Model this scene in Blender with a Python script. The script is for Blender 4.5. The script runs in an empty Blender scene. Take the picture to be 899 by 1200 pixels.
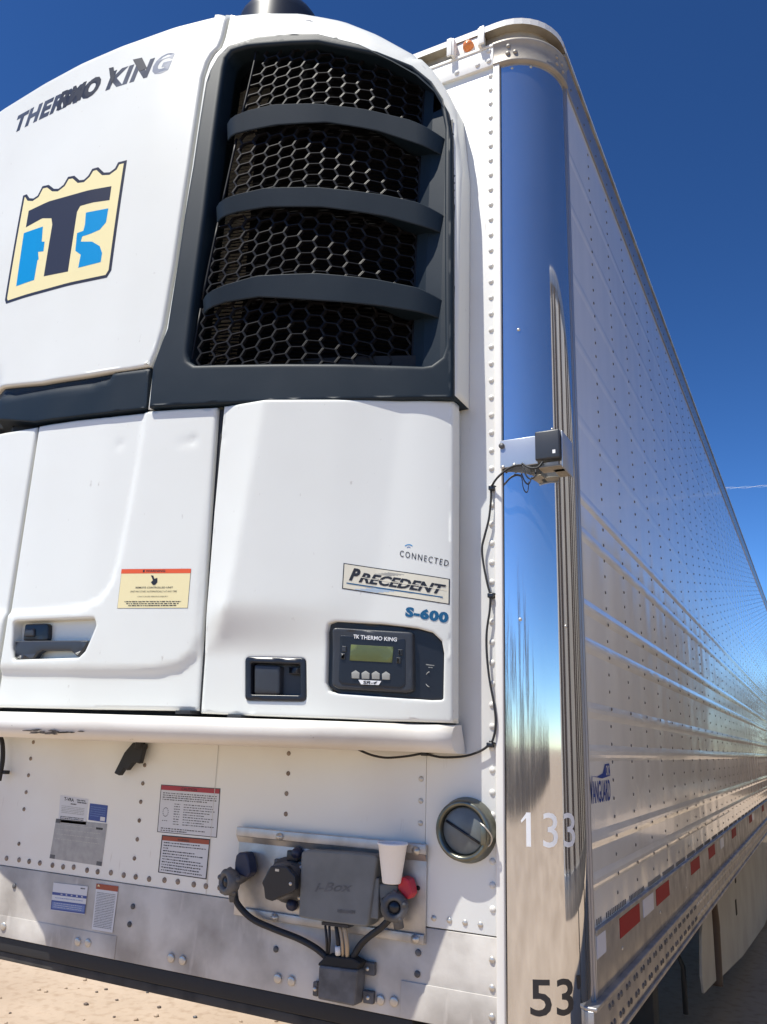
import bpy, bmesh, math, random
import numpy as np
from mathutils import Vector, Matrix
from mathutils.geometry import delaunay_2d_cdt

random.seed(7)
scn = bpy.context.scene
COL = scn.collection

# ------------------------------------------------------------------ camera
# solved from the vanishing points of the trailer (metres; x along the trailer
# front, y along its side, z up; the right front corner stands at x=0, y=0)
M0 = np.array([[.88813741, .09569606, .4495044], [.45837128, -.2552797, -.85130961], [.03328237, .96211982, -.27058778]])
CAM = np.array([.555, -2.05, 1.74])
FPX, CX, CY = 958., 449.5, 600.
cd = bpy.data.cameras.new('camera'); cam = bpy.data.objects.new('camera', cd); COL.objects.link(cam)
cd.sensor_fit = 'VERTICAL'; cd.sensor_height = 24; cd.sensor_width = 24; cd.lens = 24 * FPX / 1200
cd.clip_start = .02; cd.clip_end = 3000
m4 = Matrix([list(M0[i]) + [CAM[i]] for i in range(3)] + [[0, 0, 0, 1]])
cam.matrix_world = m4
scn.camera = cam

# ------------------------------------------------------------------ world and sun
TO_SUN = Vector((-.58, -1.0, 2.5)).normalized()
EL = math.asin(TO_SUN.z)
w = bpy.data.worlds.new('World'); scn.world = w; w.use_nodes = True
nt = w.node_tree
bg = nt.nodes['Background']
sky = nt.nodes.new('ShaderNodeTexSky'); sky.sky_type = 'NISHITA'; sky.sun_disc = False
sky.sun_elevation = EL; sky.sun_rotation = math.atan2(TO_SUN.x, TO_SUN.y)
sky.altitude = 2500; sky.air_density = 1.0; sky.dust_density = .0; sky.ozone_density = 3.5
gm = nt.nodes.new('ShaderNodeGamma'); gm.inputs[1].default_value = 1.6
hs = nt.nodes.new('ShaderNodeHueSaturation'); hs.inputs['Saturation'].default_value = 1.04; hs.inputs['Value'].default_value = .76; hs.inputs['Hue'].default_value = .4965
nt.links.new(sky.outputs[0], gm.inputs[0]); nt.links.new(gm.outputs[0], hs.inputs['Color']); nt.links.new(hs.outputs[0], bg.inputs[0]); bg.inputs[1].default_value = .066
sd = bpy.data.lights.new('sun', 'SUN'); sd.energy = 5.0; sd.angle = math.radians(.53); sd.color = (1, .965, .88)
so = bpy.data.objects.new('sun', sd); COL.objects.link(so)
so.rotation_euler = TO_SUN.to_track_quat('Z', 'Y').to_euler(); so.location = (-6, -6, 12)
vs = scn.view_settings; vs.view_transform = 'Standard'; vs.look = 'None'; vs.gamma = 1; vs.use_curve_mapping = False
vs.exposure = .45

# ------------------------------------------------------------------ measuring helpers
def ray(px, py):
    return M0 @ np.array([px - CX, -(py - CY), -FPX])
def F(px, py, y=0.):
    d = ray(px, py); t = (y - CAM[1]) / d[1]; p = CAM + t * d; return (float(p[0]), float(p[2]))
def S(px, py, x=0.):
    d = ray(px, py); t = (x - CAM[0]) / d[0]; p = CAM + t * d; return (float(p[1]), float(p[2]))

XS = [-2.6, -2.45, -2.33, -2.2, -1.9, -1.7, -1.5, -1.27, -1.13, -.92, -.73, -.56, -.38, -.27, -.2, 0]
DS = [.02, .20, .36, .41, .428, .432, .425, .40, .372, .322, .270, .216, .146, .10, .06, .02]
_xf = np.arange(-2.7, .1, .005); _df = np.interp(_xf, XS, DS)
_k = np.hanning(17); _k /= _k.sum(); _dp = np.convolve(np.pad(_df, 8, mode='edge'), _k, 'valid')
def D0(x, z):
    d = float(np.interp(x, _xf, _dp))
    if z < 2.9 and x < -1.74:
        k = min(1., (2.9 - z) / .25); d = d * (1 - k) + k * min(d, float(np.interp(x, [-2.5, -2.33, -2.02, -1.84, -1.74], [.04, .12, .20, .28, .43])))
    if z > 2.7: d -= .045 * ((z - 2.7) / 1.2) ** 2
    return d
def H(px, py, off=0.):
    d = ray(px, py); y = -.3
    for i in range(14):
        t = (y - CAM[1]) / d[1]; p = CAM + t * d; y = -D0(p[0], p[2]) - off
    return (float(p[0]), float(p[2]))
def HL(pts, off=0., s=1., o=(0, 0)):
    return [H(o[0] + x / s, o[1] + y / s, off) for x, y in pts]
def FL(pts, y=0., s=1., o=(0, 0)):
    return [F(o[0] + a / s, o[1] + b / s, y) for a, b in pts]

# ------------------------------------------------------------------ materials
MATS = {}
def mat(name, col, rough=.5, metal=0., coat=0., col2=None, nscale=6., nlo=.4, nhi=.65, bump=0., bscale=60., rough2=None, stretch=(1, 1, 1), spec=.5, wav=0., wscale=1.5, wstretch=(1, 1, 1), streak=None, emit=None, detail=6.):
    m = bpy.data.materials.new(name); m.use_nodes = True; n = m.node_tree; b = n.nodes['Principled BSDF']
    b.inputs['Base Color'].default_value = (*col, 1); b.inputs['Roughness'].default_value = rough
    b.inputs['Metallic'].default_value = metal; b.inputs['Coat Weight'].default_value = coat
    b.inputs['Coat Roughness'].default_value = .04; b.inputs['Specular IOR Level'].default_value = spec
    tc = n.nodes.new('ShaderNodeTexCoord')
    def noise(scale, st, det=detail):
        mp = n.nodes.new('ShaderNodeMapping'); mp.inputs['Scale'].default_value = st
        n.links.new(tc.outputs['Object'], mp.inputs[0])
        t = n.nodes.new('ShaderNodeTexNoise'); t.inputs['Scale'].default_value = scale; t.inputs['Detail'].default_value = det
        n.links.new(mp.outputs[0], t.inputs['Vector']); return t
    if col2 is not None or rough2 is not None:
        t = noise(nscale, stretch)
        r = n.nodes.new('ShaderNodeMapRange'); r.inputs[1].default_value = nlo; r.inputs[2].default_value = nhi
        n.links.new(t.outputs[0], r.inputs[0])
        if col2 is not None:
            mx = n.nodes.new('ShaderNodeMix'); mx.data_type = 'RGBA'
            mx.inputs[6].default_value = (*col, 1); mx.inputs[7].default_value = (*col2, 1)
            n.links.new(r.outputs[0], mx.inputs[0]); out = mx.outputs[2]
            if streak:
                t2 = noise(streak[1], streak[2]); r2 = n.nodes.new('ShaderNodeMapRange')
                r2.inputs[1].default_value = streak[3]; r2.inputs[2].default_value = streak[4]
                n.links.new(t2.outputs[0], r2.inputs[0])
                m2 = n.nodes.new('ShaderNodeMix'); m2.data_type = 'RGBA'; m2.inputs[7].default_value = (*streak[0], 1)
                n.links.new(out, m2.inputs[6]); n.links.new(r2.outputs[0], m2.inputs[0]); out = m2.outputs[2]
            n.links.new(out, b.inputs['Base Color'])
        if rough2 is not None:
            r3 = n.nodes.new('ShaderNodeMapRange'); r3.inputs[1].default_value = nlo; r3.inputs[2].default_value = nhi
            r3.inputs[3].default_value = rough; r3.inputs[4].default_value = rough2
            n.links.new(t.outputs[0], r3.inputs[0]); n.links.new(r3.outputs[0], b.inputs['Roughness'])
    last = None
    if bump:
        t = noise(bscale, (1, 1, 1)); bp = n.nodes.new('ShaderNodeBump'); bp.inputs['Strength'].default_value = 1
        bp.inputs['Distance'].default_value = bump; n.links.new(t.outputs[0], bp.inputs['Height']); last = bp
    if wav:
        t = noise(wscale, wstretch, 1.5); bp = n.nodes.new('ShaderNodeBump'); bp.inputs['Distance'].default_value = wav
        n.links.new(t.outputs[0], bp.inputs['Height'])
        if last: n.links.new(last.outputs[0], bp.inputs['Normal'])
        last = bp
    if last: n.links.new(last.outputs[0], b.inputs['Normal'])
    if emit: b.inputs['Emission Color'].default_value = (*emit, 1); b.inputs['Emission Strength'].default_value = 1
    MATS[name] = m; return m

mat('unit_white', (.745, .75, .70), .34, coat=.2, col2=(.68, .675, .615), nscale=1.3, nlo=.42, nhi=.8, bump=.0004, bscale=9, streak=((.50, .47, .42), 60, (1, 1, .5), .70, .82))
mat('tray_white', (.74, .71, .66), .42, coat=.1, col2=(.58, .53, .46), nscale=5, nlo=.42, nhi=.75, stretch=(.4, 1, 1.5), streak=((.2, .17, .14), 60, (.6, 1, 1), .72, .8))
mat('wall_white', (.75, .755, .72), .38, coat=.12, col2=(.66, .63, .58), nscale=2.2, nlo=.42, nhi=.8, bump=.0006, bscale=5, streak=((.36, .31, .26), 40, (1, 1, .14), .68, .82))
mat('side_white', (.82, .81, .78), .13, coat=.3, col2=(.76, .74, .69), nscale=2, nlo=.4, nhi=.8, wav=.0045, wscale=3.0, wstretch=(1, 1.6, .4), bump=.00012, bscale=120, spec=.6)
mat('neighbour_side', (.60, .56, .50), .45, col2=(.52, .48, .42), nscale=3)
mat('trim_white', (.78, .76, .71), .4)
mat('aluminium', (.62, .585, .53), .6, metal=.05, col2=(.33, .30, .265), nscale=6, nlo=.34, nhi=.68, bump=.0009, bscale=30, streak=((.60, .56, .51), 22, (1.6, 1, .35), .60, .85))
mat('rail_aluminium', (.50, .49, .48), .3, metal=.8, col2=(.32, .31, .31), nscale=12, nlo=.35, nhi=.7, bump=.0006, bscale=40, rough2=.5)
mat('plate_aluminium', (.52, .51, .50), .4, metal=.7, col2=(.36, .35, .34), nscale=14, nlo=.38, nhi=.66, bump=.0005, bscale=60)
mat('cap_metal', (.36, .32, .27), .5, metal=.3, col2=(.28, .25, .21), nscale=10, bump=.0006, bscale=70)
mat('dull_rail', (.42, .38, .31), .5, metal=.4, col2=(.25, .21, .16), nscale=9)
mat('chrome', (.68, .69, .70), .04, metal=.92, rough2=.075, nscale=5, nlo=.45, nhi=.8, stretch=(1, 1, .3), col2=(.60, .61, .63), wav=.0005, wscale=2.5, wstretch=(1, 1, .5))
mat('grey_edge', (.36, .36, .38), .35, metal=.6)
mat('rivet_metal', (.55, .52, .47), .35, metal=.6)
mat('rivet_white', (.66, .64, .59), .4)
mat('rivet_dark', (.16, .15, .14), .5, metal=.3)
mat('rivet_rust', (.30, .24, .19), .6, metal=.3, col2=(.16, .12, .09), nscale=60)
mat('navy_plastic', (.006, .014, .023), .52, spec=.26, col2=(.012, .020, .029), nscale=5, bump=.00025, bscale=420, streak=((.05, .065, .08), 22, (1, 1, .3), .76, .95))
mat('black_plastic', (.012, .014, .02), .33)
mat('charcoal_plastic', (.035, .038, .045), .4, bump=.0002, bscale=300)
mat('grille_black', (.008, .008, .010), .5, spec=.2)
mat('coil_metal', (.007, .007, .008), .7, spec=.06, col2=(.003, .003, .004), nscale=9, nlo=.35, nhi=.6)
mat('gap_black', (.006, .006, .007), .7)
mat('rubber', (.014, .014, .016), .62, bump=.0004, bscale=60)
mat('dirty_rubber', (.055, .05, .045), .75, col2=(.02, .019, .018), nscale=12)
mat('box_grey', (.165, .17, .167), .6, bump=.0002, bscale=250, col2=(.135, .14, .137), nscale=14)
mat('cast_grey', (.13, .13, .135), .55, metal=.2, col2=(.07, .07, .072), nscale=20)
mat('navy_blue', (.015, .02, .05), .45)
mat('red_plastic', (.52, .02, .035), .42)
mat('foam_white', (.80, .78, .77), .75, bump=.0006, bscale=350)
mat('olive_metal', (.20, .20, .165), .3, metal=.8, col2=(.12, .12, .095), nscale=18)
mat('glass_grey', (.15, .165, .165), .35, col2=(.10, .11, .11), nscale=12)
mat('cream', (.80, .70, .38), .4)
mat('ink', (.018, .018, .022), .4)
mat('ink_soft', (.10, .095, .09), .5)
mat('letter_grey', (.16, .165, .18), .3, metal=.5, col2=(.05, .05, .055), nscale=5)
mat('letter_light', (.33, .34, .36), .3, metal=.5)
mat('tk_blue', (.0, .25, .55), .35)
mat('tk_dark', (.028, .028, .038), .35)
mat('deep_blue', (.01, .10, .22), .35)
mat('pale_blue', (.42, .56, .72), .4)
mat('sticker_blue', (.035, .07, .26), .4)
mat('logo_navy', (.01, .045, .26), .5, spec=.2)
mat('badge_cream', (.72, .68, .55), .4)
mat('sticker_mid', (.13, .20, .42), .4)
mat('sticker_white', (.62, .62, .63), .45)
mat('sticker_grey', (.36, .36, .37), .35, metal=.4, col2=(.30, .30, .31), nscale=40)
mat('sticker_red', (.36, .035, .045), .45)
mat('sticker_orange', (.72, .10, .025), .45)
mat('sticker_rust', (.33, .07, .03), .5)
mat('sticker_cream', (.80, .70, .40), .45)
mat('lcd', (.12, .14, .05), .25, col2=(.10, .12, .045), nscale=20)
mat('button_grey', (.34, .34, .31), .5)
mat('number_white', (.80, .80, .80), .45)
mat('tape_red', (.26, .006, .012), .55, spec=.2, bump=.0002, bscale=300)
mat('tape_white', (.50, .55, .68), .3, bump=.0002, bscale=300)
mat('amber', (.70, .22, .06), .25)
mat('wire_tan', (.45, .33, .2), .5)
mat('wire_white', (.7, .7, .7), .5)
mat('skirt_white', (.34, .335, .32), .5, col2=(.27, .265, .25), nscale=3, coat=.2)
mat('under_black', (.018, .02, .022), .6)
mat('bark', (.13, .10, .08), .9)
mat('roof_white', (.7, .7, .7), .5)
mat('strap_brown', (.07, .045, .03), .7)
mat('bracket_metal', (.45, .48, .53), .33, metal=.5)
mat('stain', (.13, .11, .10), .6, col2=(.03, .027, .025), nscale=50)

def sand():
    m = bpy.data.materials.new('sand'); m.use_nodes = True; n = m.node_tree; b = n.nodes['Principled BSDF']
    tc = n.nodes.new('ShaderNodeTexCoord'); b.inputs['Roughness'].default_value = .95; b.inputs['Specular IOR Level'].default_value = .15
    def nz(s, d):
        t = n.nodes.new('ShaderNodeTexNoise'); t.inputs['Scale'].default_value = s; t.inputs['Detail'].default_value = d
        n.links.new(tc.outputs['Object'], t.inputs['Vector']); return t
    a = nz(.5, 10); c = nz(14, 8)
    r = n.nodes.new('ShaderNodeValToRGB'); r.color_ramp.elements[0].position = .3; r.color_ramp.elements[1].position = .7
    r.color_ramp.elements[0].color = (.34, .255, .18, 1); r.color_ramp.elements[1].color = (.47, .37, .275, 1)
    n.links.new(a.outputs[0], r.inputs[0])
    r2 = n.nodes.new('ShaderNodeValToRGB'); r2.color_ramp.elements[0].position = .28; r2.color_ramp.elements[1].position = .5
    r2.color_ramp.elements[0].color = (.80, .76, .72, 1); r2.color_ramp.elements[1].color = (1, 1, 1, 1)
    n.links.new(c.outputs[0], r2.inputs[0])
    mx = n.nodes.new('ShaderNodeMix'); mx.data_type = 'RGBA'; mx.blend_type = 'MULTIPLY'; mx.inputs[0].default_value = 1
    n.links.new(r.outputs[0], mx.inputs[6]); n.links.new(r2.outputs[0], mx.inputs[7]); n.links.new(mx.outputs[2], b.inputs['Base Color'])
    d = nz(2.2, 9); bp = n.nodes.new('ShaderNodeBump'); bp.inputs['Distance'].default_value = .03
    n.links.new(d.outputs[0], bp.inputs['Height']); n.links.new(bp.outputs[0], b.inputs['Normal'])
    MATS['sand'] = m
sand()

# ------------------------------------------------------------------ object helpers
def tag(o, label=None, cat=None, group=None, kind=None):
    if label: o['label'] = label
    if cat: o['category'] = cat
    if group: o['group'] = group
    if kind: o['kind'] = kind
    return o
def thing(name, loc, label, cat, group=None):
    o = bpy.data.objects.new(name, None); COL.objects.link(o); o.location = loc; o.empty_display_size = .1
    return tag(o, label, cat, group)
def wloc(o):
    v = Vector((0, 0, 0))
    while o: v += o.location; o = o.parent
    return v
class MB:
    def __init__(s, *mats):
        s.b = bmesh.new(); s.m = list(mats); s.smooth = False
    def mi(s, m):
        if m is None: return 0
        if m not in s.m: s.m.append(m)
        return s.m.index(m)
    def face(s, pts, m=None, smooth=False):
        vs_ = [s.b.verts.new(p) for p in pts]
        try: f = s.b.faces.new(vs_)
        except ValueError: return None
        f.material_index = s.mi(m); f.smooth = smooth; return f
    def box(s, lo, hi, m=None, bev=0., mtx=None):
        b2 = bmesh.new(); bmesh.ops.create_cube(b2, size=1)
        c = [(lo[i] + hi[i]) / 2 for i in range(3)]; d = [abs(hi[i] - lo[i]) for i in range(3)]
        for v in b2.verts: v.co = Vector((c[0] + v.co.x * d[0], c[1] + v.co.y * d[1], c[2] + v.co.z * d[2]))
        if bev: bmesh.ops.bevel(b2, geom=list(b2.edges), offset=min(bev, min(d) * .45), segments=2, profile=.6, affect='EDGES')
        if mtx: b2.transform(mtx)
        s.merge(b2, m, bev > 0)
    def merge(s, b2, m=None, smooth=False):
        i = s.mi(m); mp = {}
        for v in b2.verts: mp[v.index if v.index >= 0 else id(v)] = None
        b2.verts.index_update(); vv = [s.b.verts.new(v.co) for v in b2.verts]
        for f in b2.faces:
            try:
                g = s.b.faces.new([vv[v.index] for v in f.verts]); g.material_index = i; g.smooth = smooth
            except ValueError: pass
        b2.free()
    def tube(s, pts, r, m=None, n=8, cap=True, radii=None):
        pts = [Vector(p) for p in pts]; rings = []
        up = Vector((.13, .27, .95)).normalized()
        for i, p in enumerate(pts):
            t = (pts[min(i + 1, len(pts) - 1)] - pts[max(i - 1, 0)]).normalized()
            a = t.cross(up)
            if a.length < .05: a = t.cross(Vector((1, .2, 0)))
            a.normalize(); c = t.cross(a); rr = radii[i] if radii else r
            rings.append([s.b.verts.new(p + (a * math.cos(2 * math.pi * k / n) + c * math.sin(2 * math.pi * k / n)) * rr) for k in range(n)])
        mi = s.mi(m)
        for i in range(len(rings) - 1):
            for k in range(n):
                f = s.b.faces.new([rings[i][k], rings[i][(k + 1) % n], rings[i + 1][(k + 1) % n], rings[i + 1][k]]); f.material_index = mi; f.smooth = True
        if cap:
            for q in (rings[0], rings[-1]):
                f = s.b.faces.new(q); f.material_index = mi
    def lathe(s, prof, origin, axis, m=None, n=24, a0=0, a1=2 * math.pi):
        # prof: (radius, height along axis)
        ax = Vector(axis).normalized(); t = ax.cross(Vector((0, 0, 1)))
        if t.length < .01: t = Vector((1, 0, 0))
        t.normalize(); u = ax.cross(t); o = Vector(origin); mi = s.mi(m); full = abs(a1 - a0 - 2 * math.pi) < 1e-6
        cols = n if full else n + 1; rings = []
        for r, h in prof:
            rings.append([s.b.verts.new(o + ax * h + (t * math.cos(a0 + (a1 - a0) * k / n) + u * math.sin(a0 + (a1 - a0) * k / n)) * max(r, 1e-5)) for k in range(cols)])
        for i in range(len(rings) - 1):
            for k in range(n):
                k2 = (k + 1) % cols
                f = s.b.faces.new([rings[i][k], rings[i][k2], rings[i + 1][k2], rings[i + 1][k]]); f.material_index = mi; f.smooth = True
    def dome(s, c, axis, r, h, m=None, n=8):
        s.lathe([(r, 0), (r * .93, h * .45), (r * .62, h * .85), (0, h)], c, axis, m, n)
    def prism(s, poly, fn0, fn1, m=None, side_m=None):
        # poly of (u,v); fn0/fn1 map to the front and back
        a = [s.b.verts.new(fn0(*p)) for p in poly]; c = [s.b.verts.new(fn1(*p)) for p in poly]
        f = s.b.faces.new(a); f.material_index = s.mi(m)
        f = s.b.faces.new(c[::-1]); f.material_index = s.mi(side_m or m)
        for i in range(len(poly)):
            j = (i + 1) % len(poly)
            f = s.b.faces.new([a[j], a[i], c[i], c[j]]); f.material_index = s.mi(side_m or m)
    def build(s, name, parent=None, bevel=0., label=None, recalc=True, auto=None):
        if recalc: bmesh.ops.recalc_face_normals(s.b, faces=s.b.faces)
        me = bpy.data.meshes.new(name)
        off = wloc(parent) if parent else Vector((0, 0, 0))
        for v in s.b.verts: v.co -= off
        s.b.to_mesh(me); s.b.free()
        for m in (s.m or ['trim_white']): me.materials.append(MATS[m])
        o = bpy.data.objects.new(name, me); COL.objects.link(o); o.parent = parent
        if bevel:
            md = o.modifiers.new('bevel', 'BEVEL'); md.width = bevel; md.segments = 2; md.limit_method = 'ANGLE'; md.angle_limit = math.radians(40)
        if label: o['label'] = label
        return o

def smooth_path(pts, n=6):
    pts = [Vector(p) for p in pts]; P = [pts[0]] + pts + [pts[-1]]; out = []
    for i in range(1, len(P) - 2):
        p0, p1, p2, p3 = P[i - 1], P[i], P[i + 1], P[i + 2]
        for k in range(n):
            t = k / n
            out.append(.5 * ((2 * p1) + (-p0 + p2) * t + (2 * p0 - 5 * p1 + 4 * p2 - p3) * t * t + (-p0 + 3 * p1 - 3 * p2 + p3) * t ** 3))
    out.append(pts[-1]); return out
def dens(poly, step, closed=True):
    out = []; n = len(poly)
    for i in range(n if closed else n - 1):
        a = poly[i]; b = poly[(i + 1) % n]; L = math.hypot(b[0] - a[0], b[1] - a[1]); k = max(1, int(math.ceil(L / step)))
        for j in range(k): out.append((a[0] + (b[0] - a[0]) * j / k, a[1] + (b[1] - a[1]) * j / k))
    if not closed: out.append(poly[-1])
    return out
def area(p): return .5 * sum(p[i][0] * p[(i + 1) % len(p)][1] - p[(i + 1) % len(p)][0] * p[i][1] for i in range(len(p)))
def ccw(p): return list(p) if area(p) > 0 else list(p)[::-1]
def round_poly(p, r, n=4):
    p = ccw(p); out = []; N = len(p)
    for i in range(N):
        rr = r[i % len(r)] if isinstance(r, (list, tuple)) else r
        a, b, c = Vector(p[i - 1]), Vector(p[i]), Vector(p[(i + 1) % N])
        u = (a - b); v = (c - b); lu, lv = u.length, v.length
        if rr <= 0 or lu < 1e-6 or lv < 1e-6: out.append(tuple(b)); continue
        ang = u.angle(v); d = min(rr / math.tan(ang / 2) if ang < 3.1 else rr, lu * .48, lv * .48)
        if ang > 2.9: out.append(tuple(b)); continue
        p0 = b + u / lu * d; p1 = b + v / lv * d
        for k in range(n + 1):
            t = k / n; q = p0 * (1 - t) ** 2 + b * 2 * t * (1 - t) + p1 * t * t; out.append((q.x, q.y))
    return out
def inset(poly, s):
    # poly CCW; s number or list: positive goes inward
    N = len(poly); out = []
    for i in range(N):
        a, b, c = poly[i - 1], poly[i], poly[(i + 1) % N]
        t1 = Vector((b[0] - a[0], b[1] - a[1])); t2 = Vector((c[0] - b[0], c[1] - b[1]))
        if t1.length < 1e-9: t1 = t2
        if t2.length < 1e-9: t2 = t1
        t1 = t1.normalized(); t2 = t2.normalized(); n1 = Vector((-t1.y, t1.x)); n2 = Vector((-t2.y, t2.x))
        n = n1 + n2
        if n.length < .2: n = n1
        n.normalize(); k = 1 / max(.5, n.dot(n1)); ss = s[i] if isinstance(s, list) else s
        out.append((b[0] + n.x * ss * k, b[1] + n.y * ss * k))
    return out
def inside(poly, P):
    P = np.asarray(P); x = P[:, 0]; y = P[:, 1]; r = np.zeros(len(P), bool); N = len(poly)
    for i in range(N):
        x1, y1 = poly[i]; x2, y2 = poly[(i + 1) % N]
        if y1 == y2: continue
        c = ((y1 > y) != (y2 > y)) & (x < (x2 - x1) * (y - y1) / (y2 - y1) + x1); r ^= c
    return r
def dist_poly(poly, P, closed=True):
    P = np.asarray(P, float); best = np.full(len(P), 1e9); N = len(poly)
    for i in range(N if closed else N - 1):
        a = np.array(poly[i]); b = np.array(poly[(i + 1) % N]); ab = b - a; L = ab @ ab
        t = np.clip(((P - a) @ ab) / max(L, 1e-12), 0, 1); q = a + t[:, None] * ab
        best = np.minimum(best, np.hypot(*(P - q).T))
    return best

def spanel(name, parent, outline, mname, off=0., thick=.02, r=.006, relief=None, holes=(), hole_r=None, hole_depth=None, step=.025, D=D0, surf=None, nr=3, label=None, build=True, back=None):
    """A panel that follows a curved surface: outline in (x,z); rounded edges; walls back by thick, or to y=back."""
    outline = dens(ccw(outline), step)
    N = len(outline); rl = [r(*p) if callable(r) else r for p in outline]
    ring_in = inset(outline, rl)
    hs = [dens(ccw(h), step) for h in holes]; hr = hole_r if hole_r is not None else (0 if callable(r) else r)
    h_in = [inset(h, -hr) for h in hs]
    pts = list(ring_in); edges = [(i, (i + 1) % N) for i in range(N)]; loops = []
    for h in h_in:
        k0 = len(pts); pts += h; edges += [(k0 + i, k0 + (i + 1) % len(h)) for i in range(len(h))]; loops.append((k0, len(h)))
    xs = [p[0] for p in ring_in]; zs = [p[1] for p in ring_in]
    gx = np.arange(min(xs) + step / 2, max(xs), step); gz = np.arange(min(zs) + step / 2, max(zs), step)
    G = np.array([(a + (step * .25 if j % 2 else 0), b_) for j, b_ in enumerate(gz) for a in gx]) if len(gx) and len(gz) else np.zeros((0, 2))
    if len(G):
        k = inside(ring_in, G) & (dist_poly(ring_in, G) > step * .45)
        for h in h_in: k &= ~inside(h, G); k &= dist_poly(h, G) > step * .45
        G = G[k]
    sup = []
    if step > .008 and len(G) > 20:
        cand = inset(outline, [q + .005 for q in rl])
        for h in hs: cand += inset(h, -(hr + .005))
        CA_ = np.array(cand); k = inside(ring_in, CA_) & (dist_poly(ring_in, CA_) > .0035)
        for h in h_in: k &= ~inside(h, CA_); k &= dist_poly(h, CA_) > .0035
        sup = [tuple(q) for q in CA_[k]]
        if sup:
            SA = np.array(sup); G = G[np.array([np.min(np.hypot(SA[:, 0] - g[0], SA[:, 1] - g[1])) > step * .4 for g in G])]
    nb = len(pts); pts += sup + [tuple(g) for g in G]
    vo, eo, fo, ov, oe, of = delaunay_2d_cdt([Vector(p) for p in pts], edges, [], 0, 1e-6)
    cen = np.array([[(sum(vo[i][0] for i in f)) / len(f), sum(vo[i][1] for i in f) / len(f)] for f in fo])
    keep = inside(ring_in, cen)
    for h in h_in: keep &= ~inside(h, cen)
    idx = {}
    for j, l in enumerate(ov):
        for o_ in l: idx[o_] = j
    if surf is None: surf = lambda x, z, o_: (x, -D(x, z) - o_, z)
    P2 = np.array([(v[0], v[1]) for v in vo]); rel = relief(P2) if relief else np.zeros(len(P2))
    mb = MB(mname); V = [mb.b.verts.new(surf(P2[i][0], P2[i][1], off + rel[i])) for i in range(len(P2))]
    used = set()
    for f, kp in zip(fo, keep):
        if kp:
            q = mb.b.faces.new([V[i] for i in f]); q.smooth = True
    def skirt(base, inner_idx, rls, sign, dep):
        n_ = len(base); prev = [V[idx[i]] for i in inner_idx]; brel = [rel[idx[i]] for i in inner_idx]
        for k in range(1, nr + 1):
            a = math.pi / 2 * k / nr
            ss = [sign * rr * (1 - math.sin(a)) for rr in rls]; q = inset(base, ss) if max(rls) > 0 else base
            cur = [mb.b.verts.new(surf(q[i][0], q[i][1], off + brel[i] - rls[i] * (1 - math.cos(a)))) for i in range(n_)]
            if max(rls) == 0 and k < nr: continue
            for i in range(n_):
                j = (i + 1) % n_
                try: f = mb.b.faces.new([prev[i], prev[j], cur[j], cur[i]]); f.smooth = True
                except ValueError: pass
            prev = cur
        cur = []
        prev2 = [mb.b.verts.new(v.co) for v in prev]
        for i in range(n_):
            x, z = base[i]; P = surf(x, z, off - dep)
            if back is not None and sign > 0: P = (P[0], back, P[2])
            cur.append(mb.b.verts.new(P))
        for i in range(n_):
            j = (i + 1) % n_; f = mb.b.faces.new([prev2[i], prev2[j], cur[j], cur[i]]); f.smooth = True
    skirt(outline, list(range(N)), rl, 1, thick)
    for (k0, n_), h in zip(loops, hs):
        skirt(h, list(range(k0, k0 + n_)), [hr] * n_, -1, hole_depth if hole_depth is not None else thick)
    if not build: return mb
    return mb.build(name, parent, label=label)

# ---- flat text and decals
_tc = {}
def text_mesh(body, shear=0., bold=0., space=1.):
    k = (body, shear, bold, space)
    if k in _tc: return _tc[k]
    c = bpy.data.curves.new('t', 'FONT'); c.body = body; c.shear = shear; c.offset = bold; c.space_character = space; c.resolution_u = 3
    o = bpy.data.objects.new('t', c); COL.objects.link(o)
    dg = bpy.context.evaluated_depsgraph_get(); dg.update(); me = bpy.data.meshes.new_from_object(o.evaluated_get(dg))
    V = [(v.co.x, v.co.y) for v in me.vertices]; Fc = [tuple(p.vertices) for p in me.polygons]
    bpy.data.objects.remove(o); bpy.data.curves.remove(c); bpy.data.meshes.remove(me)
    x0 = min(v[0] for v in V); x1 = max(v[0] for v in V); y0 = min(v[1] for v in V); y1 = max(v[1] for v in V)
    V = [((v[0] - x0) / (x1 - x0), (v[1] - y0) / (y1 - y0)) for v in V]
    _tc[k] = (V, Fc, (x1 - x0) / (y1 - y0)); return _tc[k]
FRONT = lambda x, z, o: (x, -o, z)
UNIT = lambda x, z, o: (x, -D0(x, z) - o, z)
SIDE = lambda y, z, o: (o, y, z)
PR = .165
def POST(s, z, o):
    t = s / PR; return (-PR + (PR + o) * math.sin(t), PR - (PR + o) * math.cos(t), z)
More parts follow.
